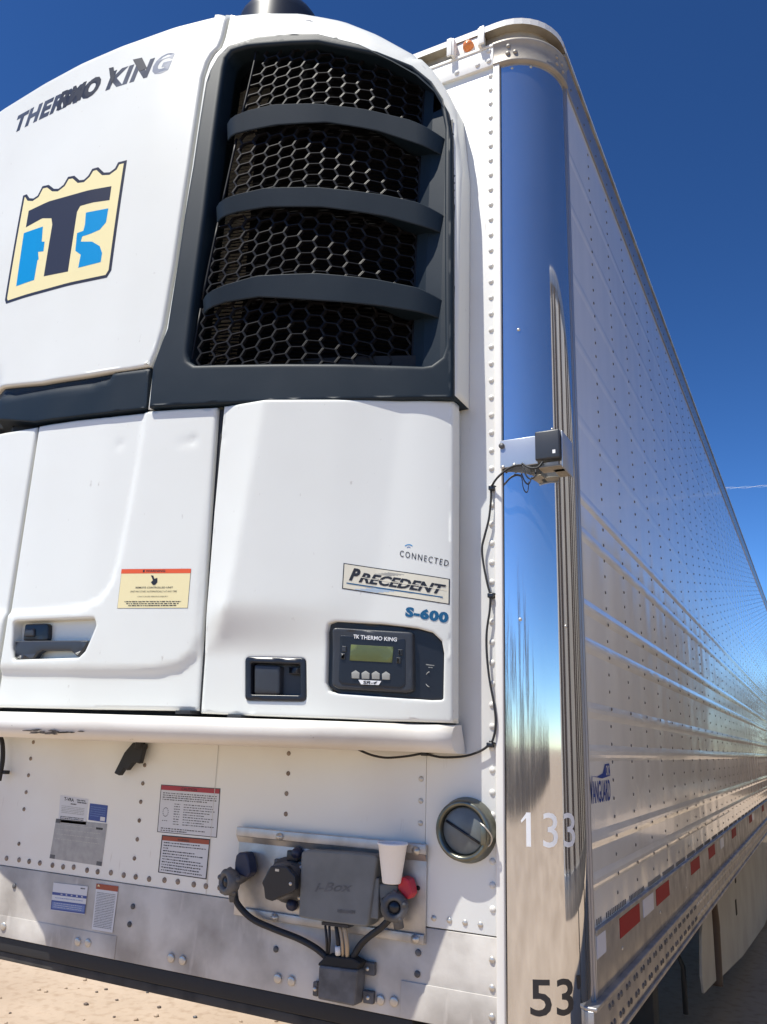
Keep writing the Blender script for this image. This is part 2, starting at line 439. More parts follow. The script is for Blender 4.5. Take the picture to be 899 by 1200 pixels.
class Decal:
    """marks printed on a surface; quad = 4 surface points: bottom-left, bottom-right, top-right, top-left"""
    def __init__(s, surf, quad=None, off=.0012):
        s.mb = MB(); s.f = surf; s.q = quad; s.o = off; s.lay = 0
    def P(s, u, v, o):
        a, b, c, d = s.q
        x = a[0] * (1 - u) * (1 - v) + b[0] * u * (1 - v) + c[0] * u * v + d[0] * (1 - u) * v
        z = a[1] * (1 - u) * (1 - v) + b[1] * u * (1 - v) + c[1] * u * v + d[1] * (1 - u) * v
        return s.f(x, z, o)
    def rect(s, u0, v0, u1, v1, m, lay=0, nu=1, nv=1):
        for i in range(nu):
            for j in range(nv):
                a, b = u0 + (u1 - u0) * i / nu, u0 + (u1 - u0) * (i + 1) / nu; c, d = v0 + (v1 - v0) * j / nv, v0 + (v1 - v0) * (j + 1) / nv
                o = s.o + lay * .00028
                s.mb.face([s.P(a, c, o), s.P(b, c, o), s.P(b, d, o), s.P(a, d, o)], m)
    def frame(s, u0, v0, u1, v1, w_, h_, m, lay=1, nu=6):
        s.rect(u0, v0, u1, v0 + h_, m, lay, nu); s.rect(u0, v1 - h_, u1, v1, m, lay, nu)
        s.rect(u0, v0 + h_, u0 + w_, v1 - h_, m, lay); s.rect(u1 - w_, v0 + h_, u1, v1 - h_, m, lay)
    def text(s, body, u0, v0, u1, v1, m, lay=1, shear=0., bold=0., space=1., sub=0):
        V, Fc, _ = text_mesh(body, shear, bold, space)
        if sub:
            b2 = bmesh.new(); q = [b2.verts.new((a, b, 0)) for a, b in V]
            for f in Fc:
                try: b2.faces.new([q[i] for i in f])
                except ValueError: pass
            for _i in range(6):
                bmesh.ops.triangulate(b2, faces=b2.faces)
                le = [e for e in b2.edges if e.calc_length() > sub]
                if not le: break
                bmesh.ops.subdivide_edges(b2, edges=le, cuts=1)
            bmesh.ops.triangulate(b2, faces=b2.faces); b2.verts.index_update()
            V = [(v.co.x, v.co.y) for v in b2.verts]; Fc = [tuple(v.index for v in f.verts) for f in b2.faces]; b2.free()
        o = s.o + lay * .00028; mi = s.mb.mi(m)
        vv = [s.mb.b.verts.new(s.P(u0 + (u1 - u0) * a, v0 + (v1 - v0) * b, o)) for a, b in V]
        for f in Fc:
            try: q = s.mb.b.faces.new([vv[i] for i in f]); q.material_index = mi
            except ValueError: pass
    def scribble(s, u0, v0, u1, v1, m, lay=1, gap=.35):
        """one line of small print, too small to read"""
        u = u0
        while u < u1 - .004:
            L = random.uniform(.012, .05); e = min(u + L, u1); s.rect(u, v0 + (v1 - v0) * random.uniform(0, .2), e, v1 - (v1 - v0) * random.uniform(0, .2), m, lay); u = e + random.uniform(.004, .012) * (1 + gap)
    def poly(s, pts, m, lay=0, step=.02, direct=True):
        o = s.o + lay * .00028; p = dens(ccw(pts), step); N = len(p)
        xs = [q[0] for q in p]; zs = [q[1] for q in p]
        G = np.array([(gx_, gz_) for gx_ in np.arange(min(xs), max(xs), step) for gz_ in np.arange(min(zs), max(zs), step)])
        if len(G):
            kk = inside(p, G) & (dist_poly(p, G) > step * .35); G = G[kk]
        vo, eo, fo, ov, a, b = delaunay_2d_cdt([Vector(q) for q in p] + [Vector(q) for q in G], [(i, (i + 1) % N) for i in range(N)], [], 0, 1e-7)
        cen = np.array([[(sum(vo[i][0] for i in f)) / len(f), sum(vo[i][1] for i in f) / len(f)] for f in fo]); k = inside(p, cen)
        V = [s.mb.b.verts.new(s.f(v[0], v[1], o)) for v in vo]; mi = s.mb.mi(m)
        for f, q in zip(fo, k):
            if q: g = s.mb.b.faces.new([V[i] for i in f]); g.material_index = mi
    def build(s, name, parent, label=None):
        return s.mb.build(name, parent, label=label)

# =================================================================== GROUND
mb = MB('sand'); N = 40; R = 1200
gx = [-R, -300, -100, -40, -20, -10, -5, 0, 5, 10, 20, 40, 100, 300, R]
for i in range(len(gx) - 1):
    for j in range(len(gx) - 1):
        mb.face([(gx[i], gx[j], 0), (gx[i + 1], gx[j], 0), (gx[i + 1], gx[j + 1], 0), (gx[i], gx[j + 1], 0)])
bmesh.ops.remove_doubles(mb.b, verts=mb.b.verts, dist=.001)
tag(mb.build('ground'), kind='structure')
mb = MB('cast_grey', 'sand', 'bark')
for i in range(900):
    x = random.uniform(-9, -1.8); y = random.uniform(.5, 9); r = random.uniform(.006, .02)
    b2 = bmesh.new(); bmesh.ops.create_icosphere(b2, subdivisions=1, radius=r)
    for v in b2.verts: v.co = Vector((x + v.co.x * random.uniform(.7, 1.3), y + v.co.y * random.uniform(.7, 1.3), r * .3 + v.co.z * .6))
    mb.merge(b2, random.choice(['cast_grey', 'sand', 'sand', 'bark']), True)
tag(mb.build('gravel'), kind='stuff', label='scattered pebbles lying on the sandy ground')

# =================================================================== TRAILER
L_END, W = 16.15, 2.6
ZB, ZS, ZT = 1.089, 1.30, 4.03
def path(off, y1=L_END, n=10):
    """plan outline: left side, left corner, front, right corner, right side (no rear)"""
    p = [(-W - off, y1), (-W - off, PR)]
    for k in range(1, n + 1):
        a = math.pi / 2 * k / n; p.append((-W + PR - (PR + off) * math.cos(a), PR - (PR + off) * math.sin(a)))
    for k in range(0, n + 1):
        a = math.pi / 2 * k / n; p.append((-PR + (PR + off) * math.sin(a), PR - (PR + off) * math.cos(a)))
    p.append((off, y1)); return p
def wall_strip(mb, pts, z0, z1, m, smooth=True):
    for (a, b) in zip(pts, pts[1:]):
        mb.face([(a[0], a[1], z0), (b[0], b[1], z0), (b[0], b[1], z1), (a[0], a[1], z1)], m, smooth)
def ribbon(mb, off0, off1, z, m, pts=None):
    a = path(off0); b = path(off1)
    for i in range(len(a) - 1): mb.face([(*a[i], z), (*a[i + 1], z), (*b[i + 1], z), (*b[i], z)], m)

T = thing('semi_trailer', (-1.3, 8, 0), 'long white refrigerated semi trailer with chrome corner posts and riveted side', 'trailer')

# front wall: left sheet, overlapping right sheet
mb = MB('wall_white')
mb.box((-W + PR, 0, ZS), (-.374, .03, 3.862), bev=.001)
mb.box((-.372, -.0025, ZS + .001), (-PR - .012, .028, 3.861), bev=.001)
mb.face([(-1.062, -.0015, ZS), (-1.06, -.0015, ZS), (-1.06, -.0015, 1.75), (-1.062, -.0015, 1.75)], 'rivet_metal')
xs_r = [-2.36, -2.1, -1.862, -1.345, -.806]
for x in xs_r:
    z = 1.372
    while z < 1.75:
        if random.random() < .9: mb.dome((x + random.uniform(-.002, .002), 0, z), (0, -1, 0), .0068, .004, 'rivet_rust')
        z += .0545
for z in np.arange(1.66, 1.35, -.0545): mb.dome((-.388, -.0001, z - .01), (0, -1, 0), .0075, .004, 'rivet_metal')
for z in np.arange(1.36, 3.84, .0535): mb.dome((-.1905, -.002, z), (0, -1, 0), .0085, .005, 'rivet_white')
x = -2.38
while x < -.40:
    mb.dome((x, 0, ZS + .022 + random.uniform(-.002, .002)), (0, -1, 0), .0085, .004, 'rivet_rust' if x < -.95 else 'rivet_metal'); x += random.uniform(.044, .062)
for x in (-.345, -.303, -.262, -.222): mb.dome((x, -.0025, ZS + .022), (0, -1, 0), .0075, .004, 'rivet_metal')
mb.build('front_wall', T)
# lower skirt of the front
mb = MB('aluminium')
mb.box((-W + PR, -.003, ZB), (-PR - .012, .03, ZS - .002), bev=.001)
mb.box((-.43, -.0055, ZB + .001), (-PR - .012, -.003, 1.172), bev=.001)
mb.box((-W + PR, -.0047, ZB + .001), (-1.38, -.003, 1.152), bev=.0006)
def ringbolt(mb, px, py, r=.012, m='aluminium', y=-.005):
    x, z = F(px, py); mb.lathe([(r, 0), (r, .003), (r * .8, .0045), (r * .5, .005), (0, .0055)], (x, y, z), (0, -1, 0), m, 14)
for p in [(93, 1103), (105, 1104.5), (202, 1122), (215.5, 1125), (327, 1146), (343, 1149), (447, 1171), (463, 1173), (6, 1085)]: ringbolt(mb, *p, m='rivet_metal')
for p in [(157, 1062), (153, 1083), (18, 1038), (324.5, 1112), (490, 1141), (491, 1116)]: ringbolt(mb, *p, r=.008, m='cast_grey', y=-.003)
for z in (1.13, 1.19, 1.25): mb.dome((-.192, -.0055 if z < 1.17 else -.003, z), (0, -1, 0), .0085, .005, 'rivet_metal')
mb.build('front_skirt', T)
# black bumper edge under the front
mb = MB('rubber', 'dirty_rubber')
mb.box((-W + .08, .004, 1.045), (-.40, .09, ZB - .002), 'rubber', bev=.004)
mb.box((-W + .08, .012, 1.018), (-.33, .3, 1.043), 'dirty_rubber', bev=.003)
mb.build('lower_beam', T)
# white corner trims + chrome posts
for sx in (1, -1):
    mb = MB('trim_white')
    def X(v): return v if sx > 0 else -W - v
    a, b = X(-.1785), X(-.158); mb.box((min(a, b), -.011, ZB), (max(a, b), .01, 3.862), bev=.002)
    mb.build('corner_trim', T)
    mb = MB('chrome'); nseg = 40; zz = [1.02, 1.6, 2.2, 2.8, 3.4, 3.862]
    for j in range(len(zz) - 1):
        for k in range(nseg):
            q = []
            for (kk, z) in ((k, zz[j]), (k + 1, zz[j]), (k + 1, zz[j + 1]), (k, zz[j + 1])):
                s_ = PR * math.pi / 2 * (.04 + .96 * kk / nseg); p = POST(s_, z, .002); q.append((X(p[0]), p[1], p[2]))
            mb.face(q, 'chrome', True)
    bmesh.ops.remove_doubles(mb.b, verts=mb.b.verts, dist=.0002)
    po = mb.build('corner_post', T)
    if sx > 0:
        for s_, z in ((.045, 3.83), (.105, 3.835), (.055, 2.90), (.05, 2.06), (.15, 2.60), (.18, 2.05)):
            rv = MB('rivet_metal'); p = POST(s_, z, .002); t = s_ / PR; rv.dome(p, (math.sin(t), -math.cos(t), 0), .005, .003, 'rivet_metal'); rv.build('rivet', po)
    # flat edge channel behind the post
    mb = MB('grey_edge')
    def ebox(x0, x1, y0, y1, m='grey_edge'):
        a, b = X(x0), X(x1); mb.box((min(a, b), y0, 1.02), (max(a, b), y1, 3.87), m, bev=.0015)
    ebox(-.02, .004, .166, .205); ebox(-.02, .009, .176, .186)
    mb.build('edge_channel', T)

# side walls: one corrugated sheet each, with its rivets
RIBS = [2.445, 2.335, 2.125, 2.018, 1.842, 1.73, 1.512, 1.412, 2.69, 2.95, 3.17, 3.42, 3.62]
RH = lambda z: .0042 if z < 2.2 else (.003 if z < 2.5 else .0014)
def side_wall(sx, detail):
    mb = MB('side_white')
    prof = [(ZS - .01, 0.)]
    for zc in sorted(RIBS):
        hh = RH(zc); prof += [(zc - .022, 0), (zc - .013, hh * .6), (zc - .005, hh), (zc + .005, hh), (zc + .013, hh * .6), (zc + .022, 0)]
    prof.append((3.90, 0.))
    ys = [.204] + [float(v) for v in np.arange(.8, 16, .8)] + [L_END - .1]
    X = (lambda v: v) if sx > 0 else (lambda v: -W - v)
    for j in range(len(ys) - 1):
        for i in range(len(prof) - 1):
            mb.face([(X(prof[i][1]), ys[j], prof[i][0]), (X(prof[i][1]), ys[j + 1], prof[i][0]), (X(prof[i + 1][1]), ys[j + 1], prof[i + 1][0]), (X(prof[i + 1][1]), ys[j], prof[i + 1][0])])
    if detail:
        bmesh.ops.remove_doubles(mb.b, verts=mb.b.verts, dist=.0005)
        y = .50; k = 0
        while y < 15.9:
            z = 1.352
            while z < 3.84:
                e = 0
                for zc in RIBS:
                    if abs(z - zc) < .016: e = RH(zc)
                n = 6 if y < 5 else 4
                mb.dome((e, y, z), (1, 0, 0), .0055, .0028, 'rivet_dark', n); z += .0505
            y += .287
        y = .24
        while y < 8:
            if (y % .3) > .05: mb.box((0, y, 1.308), (.002, y + .0055, 1.322), 'rivet_dark')
            y += .022 if y < 4 else .03
    return mb.build('side_wall', T)
side_wall(1, True); side_wall(-1, False)

# side rails
for sx in (1, -1):
    X = (lambda v: v) if sx > 0 else (lambda v: -W - v)
    mb = MB('rail_aluminium')
    def bb(x0, x1, y0, y1, z0, z1, m='rail_aluminium', bev=.002):
        a, b = X(x0), X(x1); mb.box((min(a, b), y0, z0), (max(a, b), y1, z1), m, bev)
    bb(-.02, .007, .20, L_END, 1.150, 1.302); bb(-.02, .011, .20, L_END, 1.293, 1.3045, bev=.001)
    bb(-.03, .024, .12, L_END, 1.142, 1.152, bev=.003); bb(-.02, .016, .12, L_END, 1.045, 1.143); bb(-.02, .024, .12, L_END, 1.034, 1.046, bev=.003)
    if sx > 0:
        y = .28
        while y < 12:
            for z in (1.117, 1.072):
                for dy in (0, .034):
                    mb.dome((.016, y + dy + (.015 if z < 1.1 else 0), z), (1, 0, 0), .0088, .005, 'rivet_metal' if y > 1.9 else 'cast_grey', 7)  # flange holes as domes; farther ones lighter, painting light through them
            y += .105
        for y in np.arange(.5, 9, .62):
            mb.dome((.007, y, 1.21), (1, 0, 0), .006, .003, 'rivet_metal', 6)
    mb.build('bottom_rail', T)
    if sx > 0:
        for (y0, y1, c) in [(.205, .302, 'tape_white'), (.475, .76, 'tape_red'), (.82, 1.0, 'tape_white'), (1.055, 1.325, 'tape_red'), (1.90, 2.185, 'tape_red'), (2.53, 2.80, 'tape_red'), (3.06, 3.24, 'tape_white'), (3.72, 4.0, 'tape_red'), (5.1, 5.38, 'tape_red'), (5.4, 5.58, 'tape_white'), (6.6, 6.88, 'tape_red'), (8.1, 8.38, 'tape_red'), (9.6, 9.88, 'tape_red')]:
            q = MB(c); q.box((.007, y0, 1.238), (.0084, y1, 1.289)); q.build('reflective_tape', T)
    mb = MB('dull_rail'); 
    def tb(x0, x1, z0, z1, m, bev=.002):
        a, b = X(x0), X(x1); mb.box((min(a, b), PR + .02, z0), (max(a, b), L_END, z1), m, bev)
    tb(-.02, .006, 3.868, 3.985, 'grey_edge'); tb(-.02, .012, 3.985, 3.997, 'dull_rail'); tb(-.03, .008, 3.999, 4.0215, 'trim_white')
    if sx > 0:
        for y in np.arange(.25, 15.8, .09): mb.dome((.006, y, 3.9), (1, 0, 0), .006, .003, 'rivet_dark', 4)
    mb.build('top_rail', T)

# top of the front: rivet band, recessed rail, lip, corner caps
mb = MB('trim_white')
mb.box((-W + PR, -.013, 3.852), (-PR - .012, .02, 3.930), bev=.002)
mb.box((-W + PR, -.016, 3.924), (-PR - .012, -.013, 3.934), bev=.001)
for x in np.arange(-2.3, -.2, .073): mb.dome((x + .025, -.013, 3.872), (0, -1, 0), .009, .005, 'rivet_white')
for z in (3.872, 3.912): mb.dome((-.192, -.013, z), (0, -1, 0), .009, .005, 'rivet_white')
mb.build('top_band', T)
mb = MB('dull_rail'); wall_strip(mb, path(-.022)[1:-1], 3.93, 4.0, 'dull_rail')
ribbon(mb, -.024, .0, 3.932, 'dull_rail')
for x in np.arange(-1.4, -.42, .085): mb.dome((x, .022, 3.975), (0, -1, 0), .006, .004, 'rivet_rust')
mb.build('recessed_rail', T)
mb = MB('trim_white'); pl = path(.008)[1:-1]
wall_strip(mb, pl, 3.999, 4.022, 'trim_white'); ribbon(mb, -.03, .008, 3.999, 'dull_rail'); ribbon(mb, -.15, .008, 4.022, 'trim_white')
mb.build('roof_lip', T)
mb = MB('roof_white'); mb.prism(path(-.012, L_END - .02), lambda a, b: (a, b, 4.019), lambda a, b: (a, b, 4.0)); mb.build('roof', T)
for sx in (1, -1):
    X = (lambda v: v) if sx > 0 else (lambda v: -W - v)
    mb = MB('cap_metal')
    prof = [(.002, 3.846), (.014, 3.85), (.0145, 3.856), (.011, 3.862), (.011, 3.922), (.017, 3.927), (.017, 3.935), (.0, 3.937)]
    ks = 20
    s0, s1 = -.012, PR * math.pi / 2 + .02
    for k in range(ks):
        for i in range(len(prof) - 1):
            q = []
            for (kk, ii) in ((k, i), (k + 1, i), (k + 1, i + 1), (k, i + 1)):
                s_ = s0 + (s1 - s0) * kk / ks
                if s_ < 0: p = (-PR + s_, -prof[ii][0], prof[ii][1])
                elif s_ > PR * math.pi / 2: p = (prof[ii][0], PR + s_ - PR * math.pi / 2, prof[ii][1])
                else: p = POST(s_, prof[ii][1], prof[ii][0])
                q.append((X(p[0]), p[1], p[2]))
            mb.face(q, 'cap_metal', True)
    bmesh.ops.remove_doubles(mb.b, verts=mb.b.verts, dist=.0003)
    if sx > 0:
        for s_, z in ((.035, 3.91), (.033, 3.882), (.055, 3.884), (.20, 3.91), (.20, 3.885), (.23, 3.905), (.235, 3.88)):
            p = POST(s_, z, .011); t = s_ / PR; mb.dome(p, (math.sin(t), -math.cos(t), 0), .008, .005, 'cap_metal')
    mb.build('corner_cap', T)
# clearance lamps in the recessed rail
def lamp(x):
    mb = MB('trim_white'); mb.box((x - .05, -.004, 3.936), (x + .05, .02, 3.998), bev=.003)
    for s_ in (-1, 1):
        mb.box((x + s_ * .047 - .005, -.032, 3.930), (x + s_ * .047 + .005, .018, 4.0), bev=.002); mb.box((x + s_ * .057 - .009, -.036, 3.930), (x + s_ * .057 + .009, -.030, 4.0), bev=.002)
    o = mb.build('lamp_bracket', T)
    q = MB('amber'); q.lathe([(.019, 0), (.019, .006), (.015, .015), (.008, .020), (0, .021)], (x, -.004, 3.969), (0, -1, 0), 'amber', 18); q.build('clearance_lamp', o)
lamp(-.266); lamp(-1.3); lamp(-2.33)

# rear, floor, underside
mb = MB('side_white'); mb.box((-W + .01, L_END - .1, 1.06), (-.01, L_END - .02, 4.0)); mb.build('rear_wall', T)
mb = MB('under_black'); mb.box((-W + .03, .1, 1.15), (-.03, L_END - .12, 1.2))
for y in np.arange(.6, 15.8, .36): mb.box((-W + .04, y, 1.06), (-.03, y + .05, 1.15))
mb.box((-W + .3, .1, 1.02), (-.35, 1.5, 1.06))
mb.build('floor_frame', T)
# landing gear
for sx in (1, -1):
    X = (lambda v: v) if sx > 0 else (lambda v: -W - v)
    mb = MB('under_black')
    def lb(x0, x1, y0, y1, z0, z1, b=.004):
        a, b_ = X(x0), X(x1); mb.box((min(a, b_), y0, z0), (max(a, b_), y1, z1), 'under_black', b)
    lb(-.42, -.28, 2.46, 2.60, .42, 1.1); lb(-.405, -.295, 2.475, 2.585, .12, .45); lb(-.47, -.23, 2.38, 2.68, .06, .12, .01)
    mb.tube([(X(-.35), 2.5, .55), (X(-.35), 1.95, 1.06)], .03, 'under_black'); mb.tube([(X(-.30), 2.5, .72), (X(-.75), 2.5, 1.08)], .025, 'under_black')
    mb.build('landing_leg', T)
mb = MB('under_black'); mb.tube([(-.35, 2.5, .8), (-2.25, 2.5, .8)], .022, 'under_black'); mb.tube([(-.28, 2.5, .8), (-.16, 2.5, .8), (-.14, 2.5, .75), (-.14, 2.5, .55)], .012, 'under_black'); mb.build('crank_shaft', T)
# aerodynamic skirt
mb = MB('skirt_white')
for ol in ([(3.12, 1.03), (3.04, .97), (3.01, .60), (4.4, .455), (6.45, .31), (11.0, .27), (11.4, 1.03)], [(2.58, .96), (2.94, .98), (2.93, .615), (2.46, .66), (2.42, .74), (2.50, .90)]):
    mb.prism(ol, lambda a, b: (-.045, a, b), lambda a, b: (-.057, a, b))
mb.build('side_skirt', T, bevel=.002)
for (px, py, h) in ((861, 1022, .13), (862.5, 1063, .09)):
    mb = MB('under_black'); y, z = S(px, py, -.045); mb.box((-.0445, y - .03, z - h / 2), (-.041, y + .03, z + h / 2), 'gap_black', bev=.001); mb.build('skirt_slot', T)
mb = MB('strap_brown'); pts = [(2.98, 1.03), (2.99, .97), (3.03, .88), (3.02, .78), (2.98, .58)]
mb.tube(smooth_path([(-.05, a, b) for a, b in pts]), .03, 'strap_brown', 10); mb.build('support_strut', T)
# wheels
for y in (13.0, 14.3):
    for sx in (1, -1):
        for xo in (-.17, -.5):
            X = xo if sx > 0 else -W - xo
            mb = MB('rubber'); mb.lathe([(.29, -.12), (.44, -.135), (.5, -.10), (.51, 0), (.5, .10), (.44, .135), (.29, .12)], (X, y, .51), (1, 0, 0), 'rubber', 32); wo = mb.build('wheel', T)
            mb = MB('rail_aluminium'); mb.lathe([(.295, -.13), (.27, -.05), (.12, -.03 * sx), (.11, .1 * sx), (0, .11 * sx)], (X, y, .51), (1, 0, 0), 'rail_aluminium', 24); mb.lathe([(.295, .125), (.28, .02), (.1, 0)], (X, y, .51), (1, 0, 0), 'rail_aluminium', 24); mb.build('rim', wo)
mb = MB('under_black'); mb.box((-W + .5, 12.2, .75), (-.6, 15.2, 1.05)); mb.tube([(-W + .15, 13, .51), (-.15, 13, .51)], .06, 'under_black'); mb.tube([(-W + .15, 14.3, .51), (-.15, 14.3, .51)], .06, 'under_black'); mb.build('axle_frame', T)

# fleet numbers on the post, maker's mark on the side
d = Decal(POST, [(.058, 1.506), (.192, 1.506), (.192, 1.586), (.058, 1.586)], .0024)
d.text('133', 0, 0, 1, 1, 'number_white', bold=.004, space=1.05, sub=.07); d.poly([(.0585, 1.583), (.0455, 1.566), (.047, 1.561), (.0595, 1.574)], 'number_white', 0, .01); d.build('fleet_number', T, 'white digits 133 on the chrome corner post')
d = Decal(POST, [(.062, 1.142), (.185, 1.142), (.185, 1.222), (.062, 1.222)], .0024)
d.text("53'", 0, 0, 1.1, 1, 'ink', bold=.012, sub=.07); d.build('length_mark', T, 'black 53 foot mark on the chrome corner post')
d = Decal(SIDE, [(.215, 1.600), (.455, 1.600), (.455, 1.705), (.215, 1.705)], .0007)
d.text('VANGUARD', .02, 0, 1, .55, 'logo_navy', bold=.012); d.text('V', 0, 0, .13, .66, 'logo_navy', bold=.012)
d.poly([(.215, 1.672), (.30, 1.668), (.37, 1.676), (.40, 1.70), (.455, 1.702), (.462, 1.668), (.395, 1.664), (.36, 1.662)], 'logo_navy', 1)
d.text('CIMC', .80, .66, .97, .92, 'sticker_white', lay=3, bold=.02); d.build('maker_mark', T, 'blue VANGUARD lettering low on the trailer side')

# ---- stickers on the front wall
def quadF(bl, br, tr, tl, y=0., s=1., o=(0, 0)): return FL([bl, br, tr, tl], y, s, o)
# red-topped warning, upper
d = Decal(FRONT, quadF((553, 465), (763, 485), (776, 312), (567, 298), s=3, o=(0, 820)), .0006)
d.rect(0, 0, 1, 1, 'ink'); d.rect(.012, .014, .988, .986, 'sticker_white', 1); d.rect(.012, .89, .988, .985, 'sticker_red', 2)
d.text('CAUTION', .36, .91, .62, .965, 'ink', 3, bold=.02)
for k in range(4): d.scribble(.05, .815 - k * .045, .95 if k < 3 else .8, .84 - k * .045, 'ink_soft', 2)
for k in range(9): d.scribble(.26, .60 - k * .052, .36, .622 - k * .052, 'ink_soft', 2); d.scribble(.42, .60 - k * .052, random.uniform(.75, .95), .622 - k * .052, 'ink_soft', 2)
d.scribble(.06, .08, .8, .105, 'ink_soft', 2); d.scribble(.06, .035, .5, .06, 'ink_soft', 2)
for k in range(14):
    a = k * .449; d.rect(.12 + .045 * math.cos(a) - .008, .43 + .09 * math.sin(a) - .008, .12 + .045 * math.cos(a) + .008, .43 + .09 * math.sin(a) + .008, 'ink_soft', 2)
d.scribble(.07, .24, .16, .26, 'ink_soft', 2)
d.build('sticker', T, 'upper white warning sticker with red header and black border')
d = Decal(FRONT, quadF((556, 607), (727, 632), (741, 490), (570, 475), s=3, o=(0, 820)), .0006)
d.rect(0, 0, 1, 1, 'ink'); d.rect(.022, .026, .978, .974, 'sticker_white', 1); d.rect(.022, .86, .978, .974, 'sticker_rust', 2)
d.text('WARNING', .34, .88, .58, .94, 'ink', 3, bold=.02)
for k in range(11):
    e = [.8, .93, .16, .72, .88, .6, .85, .9, .86, .84, .9][k]; d.scribble(.06, .79 - k * .072, e, .822 - k * .072, 'ink', 2)
d.build('sticker', T, 'lower white warning sticker with red header and thick black border')
d = Decal(FRONT, quadF((205, 430), (303, 440), (312, 350), (213, 335), s=3, o=(0, 820)), .0006)
d.rect(0, 0, 1, 1, 'sticker_white'); d.text('T-VRA', .15, .82, .5, .95, 'ink', 1, bold=.03); d.scribble(.6, .88, .9, .94, 'ink', 1); d.scribble(.62, .8, .95, .86, 'ink', 1); d.scribble(.4, .7, .6, .76, 'ink', 1)
for k in range(5): d.scribble(.08, .6 - k * .06, .9, .63 - k * .06, 'button_grey', 1)
for k in range(3): d.scribble(.06, .2 - k * .06, .9, .24 - k * .06, 'ink', 1)
d.build('sticker', T, 'white paper label above the metal plate')
d = Decal(FRONT, quadF((311, 422), (374, 432), (380, 372), (317, 364), s=3, o=(0, 820)), .0006)
d.rect(0, 0, 1, 1, 'sticker_blue')
for k in range(5): d.scribble(.08, .78 - k * .13, .9 if k < 4 else .6, .84 - k * .13, 'sticker_mid', 1)
d.rect(.66, .06, .92, .3, 'sticker_white', 2); d.build('sticker', T, 'small dark blue label')
d = Decal(FRONT, quadF((175, 557), (358, 585), (378, 436), (198, 418), s=3, o=(0, 820)), .0006)
d.rect(0, 0, 1, 1, 'sticker_grey')
for k in range(4): d.scribble(.05, .86 - k * .12, .9, .87 - k * .12, 'rivet_metal', 1, 1.)
d.rect(.8, .84, .93, .89, 'ink', 1)
for u, v in ((.0, .9), (.9, .0), (.0, .0)): d.rect(u, v, u + .1, v + .1, 'cast_grey', 1)
d.build('data_plate', T, 'plain grey metal plate')
d = Decal(FRONT, quadF((183, 738), (302, 754), (314, 656), (193, 642), s=3, o=(0, 820)), .0052)
d.rect(0, 0, 1, 1, 'sticker_white'); d.rect(0, .56, 1, .66, 'sticker_blue', 1); d.rect(0, .02, 1, .36, 'sticker_mid', 1); d.frame(0, .02, 1, .36, .02, .05, 'sticker_blue', 2)
for k in range(5): d.scribble(.25 + k * .15, .58, .30 + k * .15, .64, 'sticker_white', 2)
d.scribble(.8, .88, .93, .93, 'ink', 1); d.scribble(.1, .45, .9, .48, 'sticker_mid', 1)
for k in range(3): d.scribble(.08, .12 + k * .07, .9, .14 + k * .07, 'sticker_white', 3)
d.build('sticker', T, 'white and blue label on the bare metal skirt')
d = Decal(FRONT, quadF((327, 806), (400, 818), (421, 655), (344, 645), s=3, o=(0, 820)), .0052)
d.rect(0, 0, 1, 1, 'sticker_white'); d.rect(0, .88, 1, 1, 'sticker_rust', 1); d.poly(FL([(347, 655), (352, 648), (357, 656)], s=3, o=(0, 820)), 'sticker_cream', 3)
for k in range(22): d.scribble(.07, .80 - k * .035, .93, .815 - k * .035, 'ink_soft', 2)
d.build('sticker', T, 'tall white label with rusty red header on the bare metal skirt')

# black rubber drain strap hanging over the wall, black hose at the far left
mb = MB('rubber')
mb.prism(FL([(157, 870), (171, 872), (165, 895), (158, 893), (150, 903), (147, 900), (141, 909), (135, 906), (147, 882)], -.03), lambda x, z: (x, -.036, z), lambda x, z: (x, -.018, z))
mb.tube([(F(165, 868, -.03)[0], -.028, F(165, 868)[1] + .02), (F(163, 877, -.03)[0], -.028, F(163, 877)[1])], .016, 'rubber')
mb.build('drain_flap', T, bevel=.003)

mb = MB('rubber'); mb.tube(smooth_path([(F(0, 862, -.03)[0], -.03, F(0, 862, -.03)[1]), (F(3, 872, -.03)[0], -.03, F(3, 872, -.03)[1]), (F(3, 892, -.03)[0], -.03, F(3, 892, -.03)[1]), (F(-1, 915, -.03)[0], -.03, F(-1, 915, -.03)[1])]), .008, 'rubber', 8); a = F(8, 905, -.02)
mb.box((a[0] - .02, -.03, a[1] - .006), (a[0] + .004, -.01, a[1] + .006), 'rubber', .002); mb.build('drain_hose', T)
# round document tube end with tethered cap
rx, rz = F(545, 973, -.02)
mb = MB('olive_metal')
mb.lathe([(.078, 0), (.078, .006), (.073, .016), (.072, .034), (.068, .039), (.062, .039), (.058, .034), (.058, .02), (.0, .019)], (rx, -.0025, rz), (0, -1, 0), 'olive_metal', 40)
po = mb.build('tube_port', T)
q = MB('glass_grey'); q.lathe([(.0555, .0205), (.0555, .025), (.052, .028), (0, .028)], (rx, -.0025, rz), (0, -1, 0), 'glass_grey', 30)
ca = q.build('port_cap', po)
q = MB('black_plastic'); q.tube([(rx - .046, -.0325, rz + .020), (rx + .044, -.0325, rz - .026)], .0035, 'black_plastic', 6); q.build('cap_bar', ca)
q = MB('rivet_metal'); pts = [(rx + .05, -.045, rz + .022), (rx + .066, -.05, rz + .012), (rx + .076, -.035, rz - .01), (rx + .066, -.03, rz - .03), (rx + .058, -.045, rz - .02)]
q.tube(smooth_path(pts), .002, 'rivet_metal', 6); q.box((rx + .052, -.05, rz - .028), (rx + .066, -.036, rz + .018), 'olive_metal', .003); q.build('latch_wire', po)

